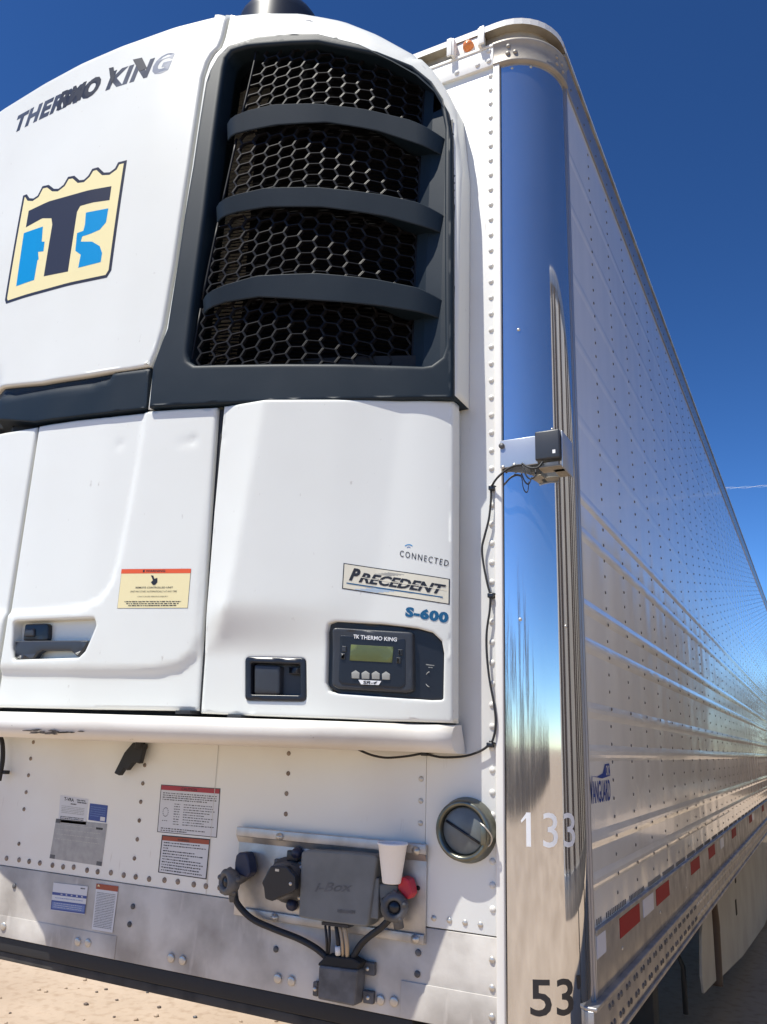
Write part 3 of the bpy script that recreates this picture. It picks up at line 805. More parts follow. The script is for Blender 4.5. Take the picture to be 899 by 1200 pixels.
# =================================================================== REFRIGERATION UNIT
U = thing('refrigeration_unit', (-1.3, -.2, 1.7), 'bulging white refrigeration unit with dark grille bolted on the trailer front', 'cooling unit')
_sil = HL([(0, 130), (50, 99), (100, 72), (150, 51), (200, 33), (268, 16), (300, 13), (350, 13), (400, 22), (440, 38), (480, 60), (505, 84), (522, 108), (535, 135)])
_sil = sorted([(-2.42, _sil[0][1] - .30), (-2.36, _sil[0][1] - .10), (-2.28, _sil[0][1] - .02)] + [p for p in _sil if p[0] > -2.25] + [(-.258, 3.42)])
TX = [p[0] for p in _sil]; TZ = [p[1] + .018 for p in _sil]
def Ttop(x): return float(np.interp(x, TX, TZ))

seam = HL([(176.5, 429), (184, 412), (192, 385), (204, 315), (213, 253), (222, 195), (230, 140), (237, 92), (243, 74), (249, 64), (257, 56), (261, 45)])
sx_top = seam[-1][0] + .004
top_pts_hood = [(x, Ttop(x)) for x in np.linspace(sx_top, -2.40, 22)]
hood = seam + top_pts_hood + [(-2.40, 2.80)] + [(x, z) for x, z in HL([(0, 457), (50, 449.5), (100, 441.5), (150, 434), (176, 429.5)])]
def edge_r(x, z): return .045 if z > Ttop(x) - .03 or x < -2.36 else .010
spanel('hood_panel', U, hood, 'unit_white', off=.006, thick=.05, r=edge_r, step=.022, nr=6, back=-.02)
# housing behind the grille: white cap at the top and right side
hole_px = [(262, 80), (265, 68), (272, 60), (290, 55), (340, 51), (372, 50), (440, 64), (480, 80), (502, 98), (515, 118), (521, 150), (521, 405), (517, 418), (505, 427), (495, 428.5), (228, 427.5), (220, 422), (219, 412), (240, 250)]
hole = HL(hole_px, .012)
cap = [(x + .006, z) for x, z in seam[::-1]][:-1]
cap = [(sx_top + .008, Ttop(sx_top) - .0)] + [(seam[k][0] + .008, seam[k][1]) for k in range(len(seam) - 1, -1, -1)]
rt = [(x, Ttop(x)) for x in np.linspace(-.258, sx_top + .008, 34)]
houz = [(-.258, 2.672), (-.258, 3.0), (-.258, 3.2)] + rt + cap[1:] + [(cap[-1][0], 2.672)]
def edge_r2(x, z): return (.05 if x < -.40 else .014) if z > Ttop(x) - .02 and z > 3.3 else (.010 if x > -.262 else .005)
fo_px = [(174.5, 477.5), (179, 430), (188, 405), (196, 385), (207, 315), (216, 253), (226, 195), (234, 140), (241, 97), (246, 82), (255, 66), (268, 53), (300, 43), (340, 39), (372, 39), (420, 51), (460, 70), (490, 87), (512, 107), (525, 130), (530, 160), (531, 250), (531, 340), (531, 400), (531, 440), (531, 467), (400, 469)]
hm = spanel('housing', U, houz, 'unit_white', off=0., thick=.05, r=edge_r2, holes=[inset(ccw(hole), -.004)], hole_r=.001, hole_depth=.03, step=.028, nr=6, back=-.004, build=False)
_fo = ccw(HL(fo_px, .012)); hm.mi('navy_plastic'); hm.b.faces.ensure_lookup_table()
_cc = [f.calc_center_median() for f in hm.b.faces]; _in = inside(_fo, [(c.x, c.z) for c in _cc]) & (dist_poly(_fo, [(c.x, c.z) for c in _cc]) > .004)
for f, k in zip(hm.b.faces, _in):
    if k: f.material_index = hm.m.index('navy_plastic')
hm.build('housing', U)
# dark frame
spanel('grille_frame', U, HL(fo_px, .012), 'navy_plastic', off=.014, thick=.03, r=.007, holes=[hole], hole_r=.012, hole_depth=.10, step=.022, nr=4)
mb = MB('trim_white'); 
a = F(533, 300)
# coil block, grille meshes, liner
def arch(x):  # the louvres rise towards the middle
    return .055 * math.exp(-((x + .70) / .22) ** 2) - .0
def Dm(x, z): return D0(x, z) + OFB - float(np.interp(x, [-1.0, -.75, -.55, -.40], [.034, .036, .06, .095]))
OFB = .022
xl = lambda z: float(np.interp(z, [2.78, 3.1, 3.5, 3.95], [-1.03, -1.01, -.98, -.95]))
mb = MB('coil_metal')
for z in np.arange(2.66, 4.13, .0125):
    pts = [(x, z) for x in np.linspace(-1.06, -.30, 18) if z < Ttop(x) - .035]
    for p, q in zip(pts, pts[1:]):
        Dp = Dm(*p) - .035; Dq = Dm(*q) - .035
        mb.face([(p[0], -Dp, z), (q[0], -Dq, z), (q[0], -Dq + .012, z + .0125), (p[0], -Dp + .012, z + .0125)], 'coil_metal')
mb.build('coil', U, recalc=False)
def mesh_section(top, bot):
    """hexagonal wire mesh between two lines given as (x,z) polylines"""
    top = sorted(top); bot = sorted(bot)
    tx, tz = zip(*top); bx, bz = zip(*bot)
    x0, x1 = max(tx[0], bx[0]) - .02, -.405
    mb = MB('grille_black'); w_, h_ = .060, .042; seg = set()
    zmin = min(bz) - .05; zmax = max(tz) + .05
    c = 0; x = x0 - .05
    col = 0
    while x < x1 + .05:
        z = zmin + (h_ / 2 if col % 2 else 0)
        while z < zmax:
            hx = [(x - w_ / 2, z), (x - w_ / 4 - .003, z + h_ / 2), (x + w_ / 4 + .003, z + h_ / 2), (x + w_ / 2, z), (x + w_ / 4 + .003, z - h_ / 2), (x - w_ / 4 - .003, z - h_ / 2)]
            for i in range(6):
                a, b = hx[i], hx[(i + 1) % 6]; a = (round(a[0], 4), round(a[1], 4)); b = (round(b[0], 4), round(b[1], 4)); seg.add((min(a, b), max(a, b)))
            z += h_
        x += w_ * .75 + .0; col += 1
    lo = lambda x: float(np.interp(x, bx, bz)); hi = lambda x: float(np.interp(x, tx, tz))
    xL = lambda z: xl(z)
    for a, b in seg:
        a2 = (a[0], a[1] + arch(a[0])); b2 = (b[0], b[1] + arch(b[0]))
        ok = all(xL(p[1]) <= p[0] <= x1 + .004 and lo(p[0]) - .012 <= p[1] <= hi(p[0]) + .02 for p in (a2, b2))
        if not ok: continue
        A = Vector((a2[0], -Dm(*a2), a2[1])); B = Vector((b2[0], -Dm(*b2), b2[1])); t = (B - A).normalized(); n = t.cross(Vector((0, 1, 0))).normalized() * .00135; dd = Vector((0, .010, 0))
        P = [A - n, A + n, B + n, B - n]
        mb.face(P); mb.face([P[0], P[3], P[3] + dd, P[0] + dd]); mb.face([P[1], P[2], P[2] + dd, P[1] + dd])
    # rim
    for (poly) in ([(x, lo(x)) for x in np.linspace(x0 + .02, x1, 12)], [(x1, z) for z in np.linspace(lo(x1), hi(x1), 6)], [(xL(z) + .004, z) for z in np.linspace(lo(x0 + .03), hi(x0 + .03), 6)]):
        mb.tube([(p[0], -Dm(*p), p[1]) for p in poly], .004, 'grille_black', 6)
    mb.build('grille_mesh', U)
b1t = [(262, 140), (290, 129), (320, 122), (370, 121), (430, 128), (480, 140), (518, 156)]
b1b = [(260, 157), (290, 149), (320, 143), (380, 140), (440, 150), (480, 163), (518, 176)]
b2t = [(249, 238), (275, 228), (310, 220), (370, 219), (450, 228), (490, 237), (519, 248)]
b2b = [(247, 255), (275, 246), (310, 240), (375, 240), (450, 251), (490, 262), (519, 268)]
b3t = [(233, 347), (262, 334), (300, 323), (370, 320), (440, 327), (490, 337), (517, 348)]
b3b = [(231, 363), (262, 352), (300, 346), (370, 350), (440, 356), (490, 364), (517, 369)]
bars = []
for tpx, bpx in ((b1t, b1b), (b2t, b2b), (b3t, b3b)):
    bars.append((HL(tpx, OFB), HL(bpx, OFB)))
hb = sorted([p for p in hole if p[1] < 2.9]); ht = [(x, Ttop(x) - .07) for x in np.linspace(-1.05, -.3, 12)]
lower = lambda poly: [(x, z - .005) for x, z in poly]
mesh_section([(x, z + .02) for x, z in bars[2][1]], [(-1.02, 2.74), (-.3, 2.70)])
mesh_section(bars[1][1], bars[2][0]); mesh_section(bars[0][1], bars[1][0]); mesh_section(ht, bars[0][0])
def smooth01(t): t = np.clip(t, 0, 1); return t * t * (3 - 2 * t)
for tp, bt in bars:
    mb = MB('navy_plastic'); tp = sorted(tp); bt = sorted(bt); tx, tz = zip(*tp); bx, bz = zip(*bt); rows = []
    for x in np.linspace(tx[0], tx[-1], 36):
        zt = float(np.interp(x, tx, tz)); zb = float(np.interp(x, bx, bz)); u = (x - tx[0]) / (tx[-1] - tx[0])
        fd = D0(x, zt) + OFB - max(0, (u - .9) / .1) ** 2 * .03 - max(0, (.06 - u) / .06) ** 2 * .02
        bk = Dm(x, zt) - .012; h = zt - zb
        rows.append([(x, -bk, zt + .004), (x, -fd + .010, zt + .002), (x, -fd + .0025, zt + .001), (x, -fd, zt - .002), (x, -fd + .010, zb + .004), (x, -fd + .012, zb + .001), (x, -fd + .018, zb + .004), (x, -bk, zb + .006 + .042 * (1 - smooth01((u - .62) / .2)))])
    for k in range(8):
        va = [mb.b.verts.new(r_[k]) for r_ in rows]; vb = [mb.b.verts.new(r_[(k + 1) % 8]) for r_ in rows]
        for i in range(len(rows) - 1):
            f = mb.b.faces.new([va[i], vb[i], vb[i + 1], va[i + 1]]); f.smooth = True
    mb.face(rows[0]); mb.face(rows[-1]); mb.build('grille_bar', U)
# liner wall from the mesh edge out to the frame
mb = MB('navy_plastic')
zs_ = np.linspace(2.77, 3.93, 20)
for a, b in zip(zs_, zs_[1:]):
    prof = [(-.415, .088), (-.404, .07), (-.36, .035), (-.305, .004), (-.285, -.004)]
    for (xa, da), (xb, db) in zip(prof, prof[1:]):
        if b > Ttop(xb) - .03: continue
        mb.face([(xa, -(D0(xa, a) - da), a), (xb, -(D0(xb, a) - db), a), (xb, -(D0(xb, b) - db), b), (xa, -(D0(xa, b) - da), b)], None, True)
mb.build('grille_liner', U)
# trim band between hood and doors
tb = HL([(0, 457), (50, 450), (100, 442), (150, 434), (176, 430.5), (173, 479), (128, 484), (86, 489), (42, 495), (0, 503)]); tb = tb[:5] + tb[5:] + [(-2.36, 2.665), (-2.36, 2.81)]
cre = HL([(0, 471), (40, 463), (80, 456), (112, 452), (125, 447), (133, 439), (145, 437), (176, 433)])
def band_rel(P):
    cx, cz = zip(*sorted(cre)); zc = np.interp(P[:, 0], cx, cz); return -.014 * np.clip((P[:, 1] - zc) / .008, 0, 1)
spanel('trim_band', U, tb, 'navy_plastic', off=.004, thick=.06, r=.004, relief=band_rel, step=.016)
# added black inner core, shade of the gaps put into its colour
mb = MB('gap_black')
xs_ = np.linspace(-2.3, -.29, 40)
for a, b in zip(xs_, xs_[1:]):
    for z0, z1 in ((1.73, 2.3), (2.3, 2.83)):
        mb.face([(a, -D0(a, z0) + .06, z0), (b, -D0(b, z0) + .06, z0), (b, -D0(b, z1) + .06, z1), (a, -D0(a, z1) + .06, z1)], 'gap_black', True)
    mb.face([(a, -D0(a, 2) + .06, 1.73), (b, -D0(b, 2) + .06, 1.73), (b, -.002, 1.73), (a, -.002, 1.73)], 'gap_black')
mb.face([(-.29, -D0(-.29, 2) + .035, 1.73), (-.29, -.002, 1.73), (-.29, -.002, 2.75), (-.29, -D0(-.29, 2) + .035, 2.75)], 'gap_black')
mb.face([(-2.3, -D0(-2.3, 2) + .035, 1.73), (-2.3, -.002, 1.73), (-2.3, -.002, 4), (-2.3, -D0(-2.3, 2) + .035, 4)], 'gap_black')
for a, b in zip(xs_, xs_[1:]):
    mb.face([(a, -.022, 2.6), (b, -.022, 2.6), (b, -.022, Ttop(b) - .02), (a, -.022, Ttop(a) - .02)], 'gap_black')
mb.build('dark_gap_core', U, recalc=False)

# ---- doors
def smooth01(t): t = np.clip(t, 0, 1); return t * t * (3 - 2 * t)
def dent(P, px, py, r, h):
    c = H(px, py); d2 = ((P[:, 0] - c[0]) ** 2 + (P[:, 1] - c[1]) ** 2) / r ** 2; return h * np.exp(-d2)
cre1 = HL([(173, 470), (163, 540), (152, 600), (141, 655), (132, 685), (118, 704), (98, 714), (78, 717), (0, 722), (-60, 727)])
poly1 = cre1 + [(-2.4, cre1[-1][1]), (-2.4, 2.9), (cre1[0][0], 2.9)]
low1 = HL([(233, 700), (231, 745), (224, 765), (208, 778), (180, 784), (120, 785), (0, 783), (-60, 784)]); polyL = low1 + [(-2.4, low1[-1][1]), (-2.4, 2.9), (low1[0][0], 2.9)]
def sgn(poly, P): return np.where(inside(poly, P), 1, -1) * dist_poly(poly, P)
rec_l = HL([(15.3, 728), (110, 724), (112, 733), (104.5, 751), (99, 763), (91.5, 770.5), (15.3, 773), (13.5, 760)])
rec_l = round_poly(rec_l, .012)
def relief_c(P):
    r = -.009 * smooth01(sgn(poly1, P) / .014) + .011 * (smooth01((sgn(polyL, P) + .022) / .03) - 1)
    return r + dent(P, 138, 520, .012, -.003) + dent(P, 226, 516, .012, -.005) + dent(P, 214, 519, .014, -.002)
dc = HL([(42.5, 498), (86, 491), (128, 486.5), (174, 481.5), (210, 479), (253.5, 477), (245, 600), (236, 735), (229.5, 833), (100, 831), (-2, 829), (6, 770)])
dc = [p for p in dc]; dc[-2] = (-1.547, dc[-3][1]); dc[-1] = (-1.547, 2.0)
mb = MB('rubber')
for z0_, z1_ in zip(np.linspace(1.80, 2.66, 20), np.linspace(1.80, 2.66, 20)[1:]):
    mb.face([(-.932, -D0(-.932, z0_) + .016, z0_), (-.888, -D0(-.888, z0_) + .016, z0_), (-.888, -D0(-.888, z1_) + .016, z1_), (-.932, -D0(-.932, z1_) + .016, z1_)])
mb.build('gap_shade_strip', U)  # added dark strip, painted shade inside the gap between the doors
center = spanel('center_door', U, dc, 'unit_white', off=.0, thick=.045, r=.008, relief=relief_c, holes=[rec_l], hole_r=.006, hole_depth=.04, step=.0125)
dl = [(-1.560, 1.798), (-1.560, H(40, 499)[1]), (-1.75, 2.665), (-2.05, 2.655), (-2.34, 2.65), (-2.34, 1.798)]
spanel('left_door', U, dl, 'unit_white', off=0, thick=.045, r=.008, relief=lambda P: -.009 * smooth01(sgn(poly1, P) / .014), step=.02)
creA = sorted(HL([(318, 470), (306, 540), (295, 600), (286, 650), (276, 700), (262, 740), (250, 756), (240, 762)]), key=lambda p: p[1])
cz_, cx_ = [p[1] for p in creA], [p[0] for p in creA]
zbA = min(cz_)
def relief_r(P):
    xc = np.interp(P[:, 1], cz_, cx_); x0 = -.90
    w_ = smooth01((P[:, 1] - zbA + .02) / .15)
    left = np.clip((P[:, 0] - x0) / np.maximum(xc - x0, .02), 0, 1); right = np.clip(1 - (P[:, 0] - xc) / .36, 0, 1)
    r = .034 * np.where(P[:, 0] < xc, left, right) * w_
    r -= np.maximum(0, P[:, 0] + .37) ** 2 * 1.0
    return r + dent(P, 264, 514, .008, -.0025)
dr = HL([(262.5, 476), (330, 472.5), (400, 470), (480, 469), (520, 468.5), (530, 468.3), (528.5, 847), (450, 845), (400, 842.5), (300, 839), (234.5, 836), (244, 700), (251, 600)])
def rr(x, z): return .022 if x > -.262 else .007
lat = round_poly(HL([(288.5, 770.5), (358, 772), (358.5, 821.5), (288.5, 820.5)]), .012)
pan = round_poly(HL([(383.5, 741), (386, 731), (394, 728.5), (450, 731.5), (488, 736), (506, 741), (516, 751), (518.5, 765), (517.5, 820), (505, 820.5), (396, 812.5), (385, 810), (381.5, 800)]), .006)
rdoor = spanel('right_door', U, dr, 'unit_white', off=0, thick=.05, r=rr, relief=relief_r, holes=[lat, pan], hole_r=.005, hole_depth=.035, step=.0145, back=None)
# side return of the right door
mb = MB('unit_white'); mb.box((-.292, -.085, 1.80), (-.284, -.004, 2.668), bev=.002); mb.build('door_return', U)

# latch on the centre door (recess left)
mb = spanel('x', None, inset(ccw(rec_l), -.004), 'unit_white', off=-.034, thick=.004, r=.001, build=False); mb.m = ['unit_white']; lp = mb.build('handle_recess', U)
mb = spanel('x', None, round_poly(HL([(100, 228), (290, 222), (305, 240), (300, 368), (80, 372)], 0, 7.49, (10, 700)), .006), 'black_plastic', off=-.018, thick=.014, r=.003, build=False); kb = mb.build('handle_housing', lp)
mb = spanel('x', None, round_poly(HL([(115, 275), (190, 265), (190, 340), (100, 340)], 0, 7.49, (10, 700)), .006), 'charcoal_plastic', off=-.012, thick=.008, r=.004, build=False); mb.build('push_button', kb)
mb = spanel('x', None, round_poly(HL([(45, 380), (690, 376), (690, 400), (603, 520), (585, 515), (535, 465), (280, 465), (240, 490), (210, 535), (150, 550), (70, 545), (40, 520)], 0, 7.49, (10, 700)), .003), 'charcoal_plastic', off=-.004, thick=.02, r=.004, build=False); mb.build('pull_handle', lp)
# paddle latch on the right door
rfun = lambda x, z: D0(x, z) + float(relief_r(np.array([[x, z]]))[0])
def upanel(nm, par, px, m, off, th, r, rp=.006, step=.02, s=1., o=(0, 0), label=None):
    return spanel(nm, par, round_poly(HL(px, 0, s, o), rp), m, off=off, thick=th, r=r, step=step, D=rfun, label=label)
fr_out = round_poly(HL([(288, 769.5), (358.5, 771.5), (359, 822.3), (288, 821)]), .012)
fr_in = round_poly(HL([(294.5, 776.5), (352.5, 778.5), (353, 815), (294.5, 814)]), .006)
lf = spanel('latch_frame', U, fr_out, 'black_plastic', off=.004, thick=.012, r=.003, holes=[fr_in], hole_r=.003, hole_depth=.03, step=.02, D=rfun)
upanel('latch_cup', lf, [(293, 775), (354, 777), (354, 817), (293, 816)], 'charcoal_plastic', -.024, .004, .001)
upanel('latch_paddle', lf, [(297, 778.5), (327, 780), (326.5, 814), (297, 813.5)], 'charcoal_plastic', -.002, .018, .005)
upanel('lock_tab', lf, [(336, 781), (352, 781.5), (352, 790), (336, 789.5)], 'black_plastic', -.008, .012, .002, .001)
# controller
cb = upanel('control_panel', U, [(382, 730), (394, 727.5), (488, 735.5), (506, 740), (517, 751), (519, 765), (518, 821), (396, 813), (381, 803)], 'black_plastic', -.014, .012, .001, .006)
mo = upanel('display_module', cb, [(390.5, 735.5), (484, 741), (484.5, 810), (477, 812), (397, 807.5), (389.5, 803)], 'charcoal_plastic', .004, .018, .005, .012)
upanel('bezel', mo, [(400, 745), (476, 749), (476, 803), (470, 807), (402, 802), (398, 798)], 'black_plastic', .0055, .003, .001, .005, label='glossy black inner face')
upanel('screen', mo, [(240, 200), (520, 216), (511, 320), (232, 305)], 'lcd', .0070, .002, .0006, .0005, s=5.62, o=(370, 720))
for (a, b) in ((272, 400), (338, 403), (405, 405), (472, 408)):
    upanel('button', mo, [(a - 26, b - 14), (a, b - 30), (a + 26, b - 12), (a + 24, b + 24), (a - 24, b + 22)], 'button_grey', .0085, .003, .0006, .0008, s=5.62, o=(370, 720))
for (a, b) in ((199, 230), (191, 278), (568, 252), (557, 305)):
    upanel('button', mo, [(a - 15, b - 20), (a + 14, b - 18), (a + 12, b + 20), (a - 16, b + 18)], 'charcoal_plastic', .009, .003, .0015, .001, s=5.62, o=(370, 720))
US = lambda x, z, o: (x, -rfun(x, z) - o, z)
def quadU(bl, br, tr, tl, s=1., o=(0, 0), off=0.): return HL([bl, br, tr, tl], off, s, o)
d = Decal(US, quadU((305, 166), (542, 181), (545, 155), (306, 138), 5.62, (370, 720)), .0074); d.text('THERMO KING', 0, 0, 1, 1, 'number_white', bold=.012)
d.q = quadU((258, 160), (296, 162), (299, 138), (260, 134), 5.62, (370, 720)); d.text('TK', 0, 0, 1, 1, 'number_white', 1, bold=.03)
d.q = quadU((308, 462), (425, 466), (441, 440), (290, 432), 5.62, (370, 720)); d.rect(0, 0, 1, 1, 'number_white'); d.text('SR-4', .15, .12, .85, .85, 'ink', 2, shear=.3, bold=.03)
for (a, b) in ((199, 230), (191, 278), (568, 252), (557, 305)):
    d.q = quadU((a - 6, b + 9), (a + 5, b + 10), (a + 6, b - 9), (a - 5, b - 10), 5.62, (370, 720)); d.frame(0, 0, 1, 1, .2, .2, 'button_grey', 4, 1)
d.build('panel_lettering', mo)
mb = MB('button_grey'); c = H(370 + 740 / 5.62, 720 + 425 / 5.62); yy = -rfun(*c) + .0125
pts = [(c[0] + .014 * math.cos(a), yy - .003, c[1] + .019 * math.sin(a)) for a in np.linspace(1.7, 4.6, 12)]
mb.tube(pts, .0011, 'button_grey', 6); mb.build('reset_ring', cb)
d = Decal(US, quadU((712, 340), (765, 345), (766, 330), (712, 322), 5.62, (370, 720)), -.012); d.scribble(0, .5, 1, 1, 'button_grey'); d.scribble(.3, -.4, .8, 0, 'button_grey'); d.build('panel_note', cb)

# tray under the doors
tr_px = [(-40, 836), (0, 838), (100, 841), (250, 846), (400, 850), (536, 851)]
xs_ = np.linspace(-2.34, -.262, 60); prof = []
mb = MB('tray_white'); rows = []
for x in xs_:
    d_ = min(D0(x, 2.0), float(np.interp(x, [-2.5, -2.33, -2.03, -1.74, -1.60], [.03, .08, .178, .228, .45]))); e = max(0, (x + .30) / .04); sh = .03 * e * e * .5
    o = .012 - sh + .050 * min(1, max(0, (-x - .38) / .2)) * min(1, max(0, (x + 1.72) / .1))
    pr = [(d_ - .06, 1.788), (d_ + o - .020, 1.786), (d_ + o - .006, 1.778), (d_ + o + .002, 1.764), (d_ + o + .003, 1.750), (d_ + o - .002, 1.736), (d_ + o - .013, 1.724), (d_ + o - .035, 1.718), (max(.02, d_ - .12), 1.717), (.003, 1.717)]
    rows.append([mb.b.verts.new((x, -max(a, .003), z + (.0 if e <= 0 else 0))) for a, z in pr])
for i in range(len(rows) - 1):
    for k in range(len(rows[0]) - 1):
        f = mb.b.faces.new([rows[i][k], rows[i + 1][k], rows[i + 1][k + 1], rows[i][k + 1]]); f.smooth = True
for r_ in (rows[0], rows[-1]):
    mb.b.faces.new(r_)
tray = mb.build('bottom_tray', U)
mb = MB('stain')
d = Decal(lambda x, z, o: (x, -(D0(x, 2.0) + .0155 + .05 - abs(z - 1.745) * .25) - o, z), None, .001)
random.seed(3)
for k in range(26):
    cx0 = random.gauss(62, 16); cy0 = 858.5 + (cx0 - 62) * .035 + random.gauss(0, 1.2)
    p = [H(cx0 + random.uniform(2, 7) * math.cos(a), cy0 + random.uniform(.5, 1.2) * math.sin(a), .065) for a in np.linspace(0, 6.28, 8)[:-1]]
    try: d.poly(p, 'stain', 0, .05)
    except Exception: pass
d.build('scuff', tray, 'black scrape mark')
for (px, py, wd) in ((216, 834, .05), (276, 839.5, .045)):
    x, z = H(px, py, 0); mb = MB('rubber'); mb.box((x - wd / 2, -D0(x, 2) - .006, z - .006), (x + wd / 2, -D0(x, 2) + .05, z + .003), 'rubber', .001); mb.build('rubber_stop', U)
# fan dome on top
mb = MB('charcoal_plastic')
xd, zd = F(331, 2, -.05); zd -= .045
mb.lathe([(.158, -.5), (.158, -.115), (.152, -.085), (.135, -.055), (.105, -.03), (.06, -.012), (0, -.006)], (xd, -.05, zd), (0, 0, 1), 'black_plastic', 32)
mb.build('exhaust_dome', U)

# ---- decals on the unit
Z1 = lambda pts, off=.006: HL(pts, off, 3.)
d = Decal(lambda x, z, o: (x, -D0(x, z) - .006 - o, z), None, .0006)
def off_poly(p, s): return inset(ccw(p), s)
outer = Z1([(22, 1068), (18, 1055), (82, 688), (95, 683), (104, 697), (118, 698), (133, 688), (150, 655), (172, 650), (190, 664), (206, 664), (224, 650), (240, 622), (262, 618), (280, 634), (296, 632), (311, 618), (325, 594), (346, 588), (366, 607), (386, 606), (405, 592), (416, 571), (447, 563), (392, 950), (376, 976)])
d.poly(outer, 'tk_dark', 0); d.poly(off_poly(outer, .011), 'cream', 1)
d.poly(Z1([(102, 742), (175, 708), (250, 687), (320, 668), (393, 655), (386, 704), (330, 712), (283, 725), (272, 745), (262, 810), (240, 955), (155, 972), (185, 790), (182, 768), (150, 768), (92, 800)]), 'tk_dark', 2)
d.poly(Z1([(85, 820), (152, 797), (148, 850), (158, 850), (154, 884), (135, 886), (137, 912), (133, 915), (121, 985), (58, 1007)]), 'tk_blue', 2)
d.poly(Z1([(303, 748), (382, 733), (374, 782), (352, 808), (320, 822), (290, 832), (285, 850), (325, 850), (352, 866), (360, 890), (355, 922), (276, 942), (285, 896), (266, 882), (272, 820), (294, 812), (300, 790)]), 'tk_blue', 2)
d.build('crown_emblem', U, 'cream and blue crown shaped emblem')
HS = lambda x, z, o: (x, -D0(x, z) - .006 - o, z)
hp = bpy.data.objects  # (lettering sits on the hood)
d = Decal(HS, Z1([(52, 468), (604, 248), (616, 182), (62, 408)]), .0006)
V, Fc, asp = text_mesh('THERMO KING', .25, .05, 1.12)
mi_d = d.mb.mi('letter_grey'); mi_l = d.mb.mi('letter_light')
vv = []
for (a, b) in V:
    sag = -.10 * (1 - a) * a * 0; vv.append(d.mb.b.verts.new(d.P(a, b + .0, d.o)))
for f in Fc:
    q = d.mb.b.faces.new([vv[i] for i in f]); q.material_index = mi_l if V[f[0]][0] > .86 else mi_d
_w = lambda t: text_mesh(t, .25, .05, 1.12)[2]
d.text('RMO', (_w('THE') + .22) / _w('THERMO KING'), .055, (_w('THERMO') + .03) / _w('THERMO KING'), 1.055, 'ink', 1, shear=.25, bold=.05, space=1.12)
d.poly(Z1([(468, 210), (500, 203), (518, 240), (490, 252)]), 'ink', 2)
d.poly(Z1([(384, 240), (400, 236), (404, 272), (392, 300)]), 'ink', 2)
d.build('hood_lettering', U, 'dark grey italic lettering')
# yellow warning
CS = lambda x, z, o: (x, -D0(x, z) - o, z)
d = Decal(CS, quadU((65, 497), (773, 493), (807, 98), (110, 103), 8.562, (130, 655)), .0006)
d.rect(0, 0, 1, 1, 'ink_soft', 0, 6, 4); d.rect(.004, .006, .996, .994, 'sticker_cream', 1, 6, 4); d.rect(0, .885, 1, 1, 'sticker_orange', 2, 6)
d.text('WARNING', .36, .915, .64, .975, 'ink', 3, bold=.02); d.rect(.32, .915, .345, .975, 'ink', 3)
d.poly(HL([(405, 165), (430, 168), (440, 200), (470, 190), (470, 235), (445, 262), (425, 262), (405, 235), (425, 215)], 0, 8.562, (130, 655)), 'ink', 3)
d.text('REMOTE CONTROLLED UNIT', .24, .50, .77, .545, 'ink', 3, bold=.01); d.text('UNIT MAY START AUTOMATICALLY AT ANY TIME', .17, .40, .83, .445, 'ink', 3)
d.text('CAN CAUSE SERIOUS INJURY', .28, .27, .71, .31, 'ink', 3)
for k in range(3): d.scribble(.1 + .03 * k, .155 - k * .05, .9 - .03 * k, .18 - k * .05, 'ink', 3)
d.build('sticker', center, 'yellow warning sticker with orange header')
# product lettering on the right door
zo = (240, 600); zs = 2.4972
d = Decal(US, quadU((406, 226), (713, 270), (714, 194), (411, 151), zs, zo), .0006)
d.rect(0, 0, 1, 1, 'ink', 0, 10, 1); d.rect(.010, .035, .990, .965, 'badge_cream', 1, 10, 1)
for k in range(5): d.rect(.12 + .05 * k, .05 + .04 * k, .34 + .05 * k, .075 + .04 * k, 'pale_blue', 2, 2); d.rect(.30 + .03 * k, .76 + .03 * k, .46 + .03 * k, .775 + .03 * k, 'button_grey', 2)
d.text('P', .06, .36, .165, .86, 'ink', 3, shear=.4, bold=.05); d.text('RECEDENT', .15, .34, .97, .74, 'ink', 3, shear=.4, bold=.035); d.rect(.16, .535, .97, .56, 'badge_cream', 4, 8)
d.rect(.04, .22, .94, .265, 'deep_blue', 3, 6); d.build('name_badge', rdoor, 'white framed PRECEDENT badge')
d = Decal(US, quadU((586, 306), (708, 325), (712, 292), (590, 276), zs, zo), .0006); d.text('S-600', 0, 0, 1, 1, 'deep_blue', bold=.06, space=1.1); d.build('model_number', rdoor, 'dark blue S-600')
d = Decal(US, quadU((571, 130), (709, 158), (712, 140), (572, 112), zs, zo), .0006); d.text('CONNECTED', 0, 0, 1, 1, 'ink', bold=.004, space=1.35)
for k, rr_ in enumerate((10, 20)):
    c = H(240 + 597 / zs, 600 + 108 / zs); ro = rr_ / zs / 620; pts = []
    for a in np.linspace(.7, 2.45, 8): pts.append((c[0] + ro * math.cos(a), c[1] + ro * math.sin(a)))
    for a in np.linspace(2.45, .7, 8): pts.append((c[0] + (ro - .0022) * math.cos(a), c[1] + (ro - .0022) * math.sin(a)))
    d.poly(pts, 'tk_blue' if k == 1 else 'sticker_mid', 0, .02)
d.build('connected_mark', rdoor, 'small CONNECTED lettering with signal arcs')

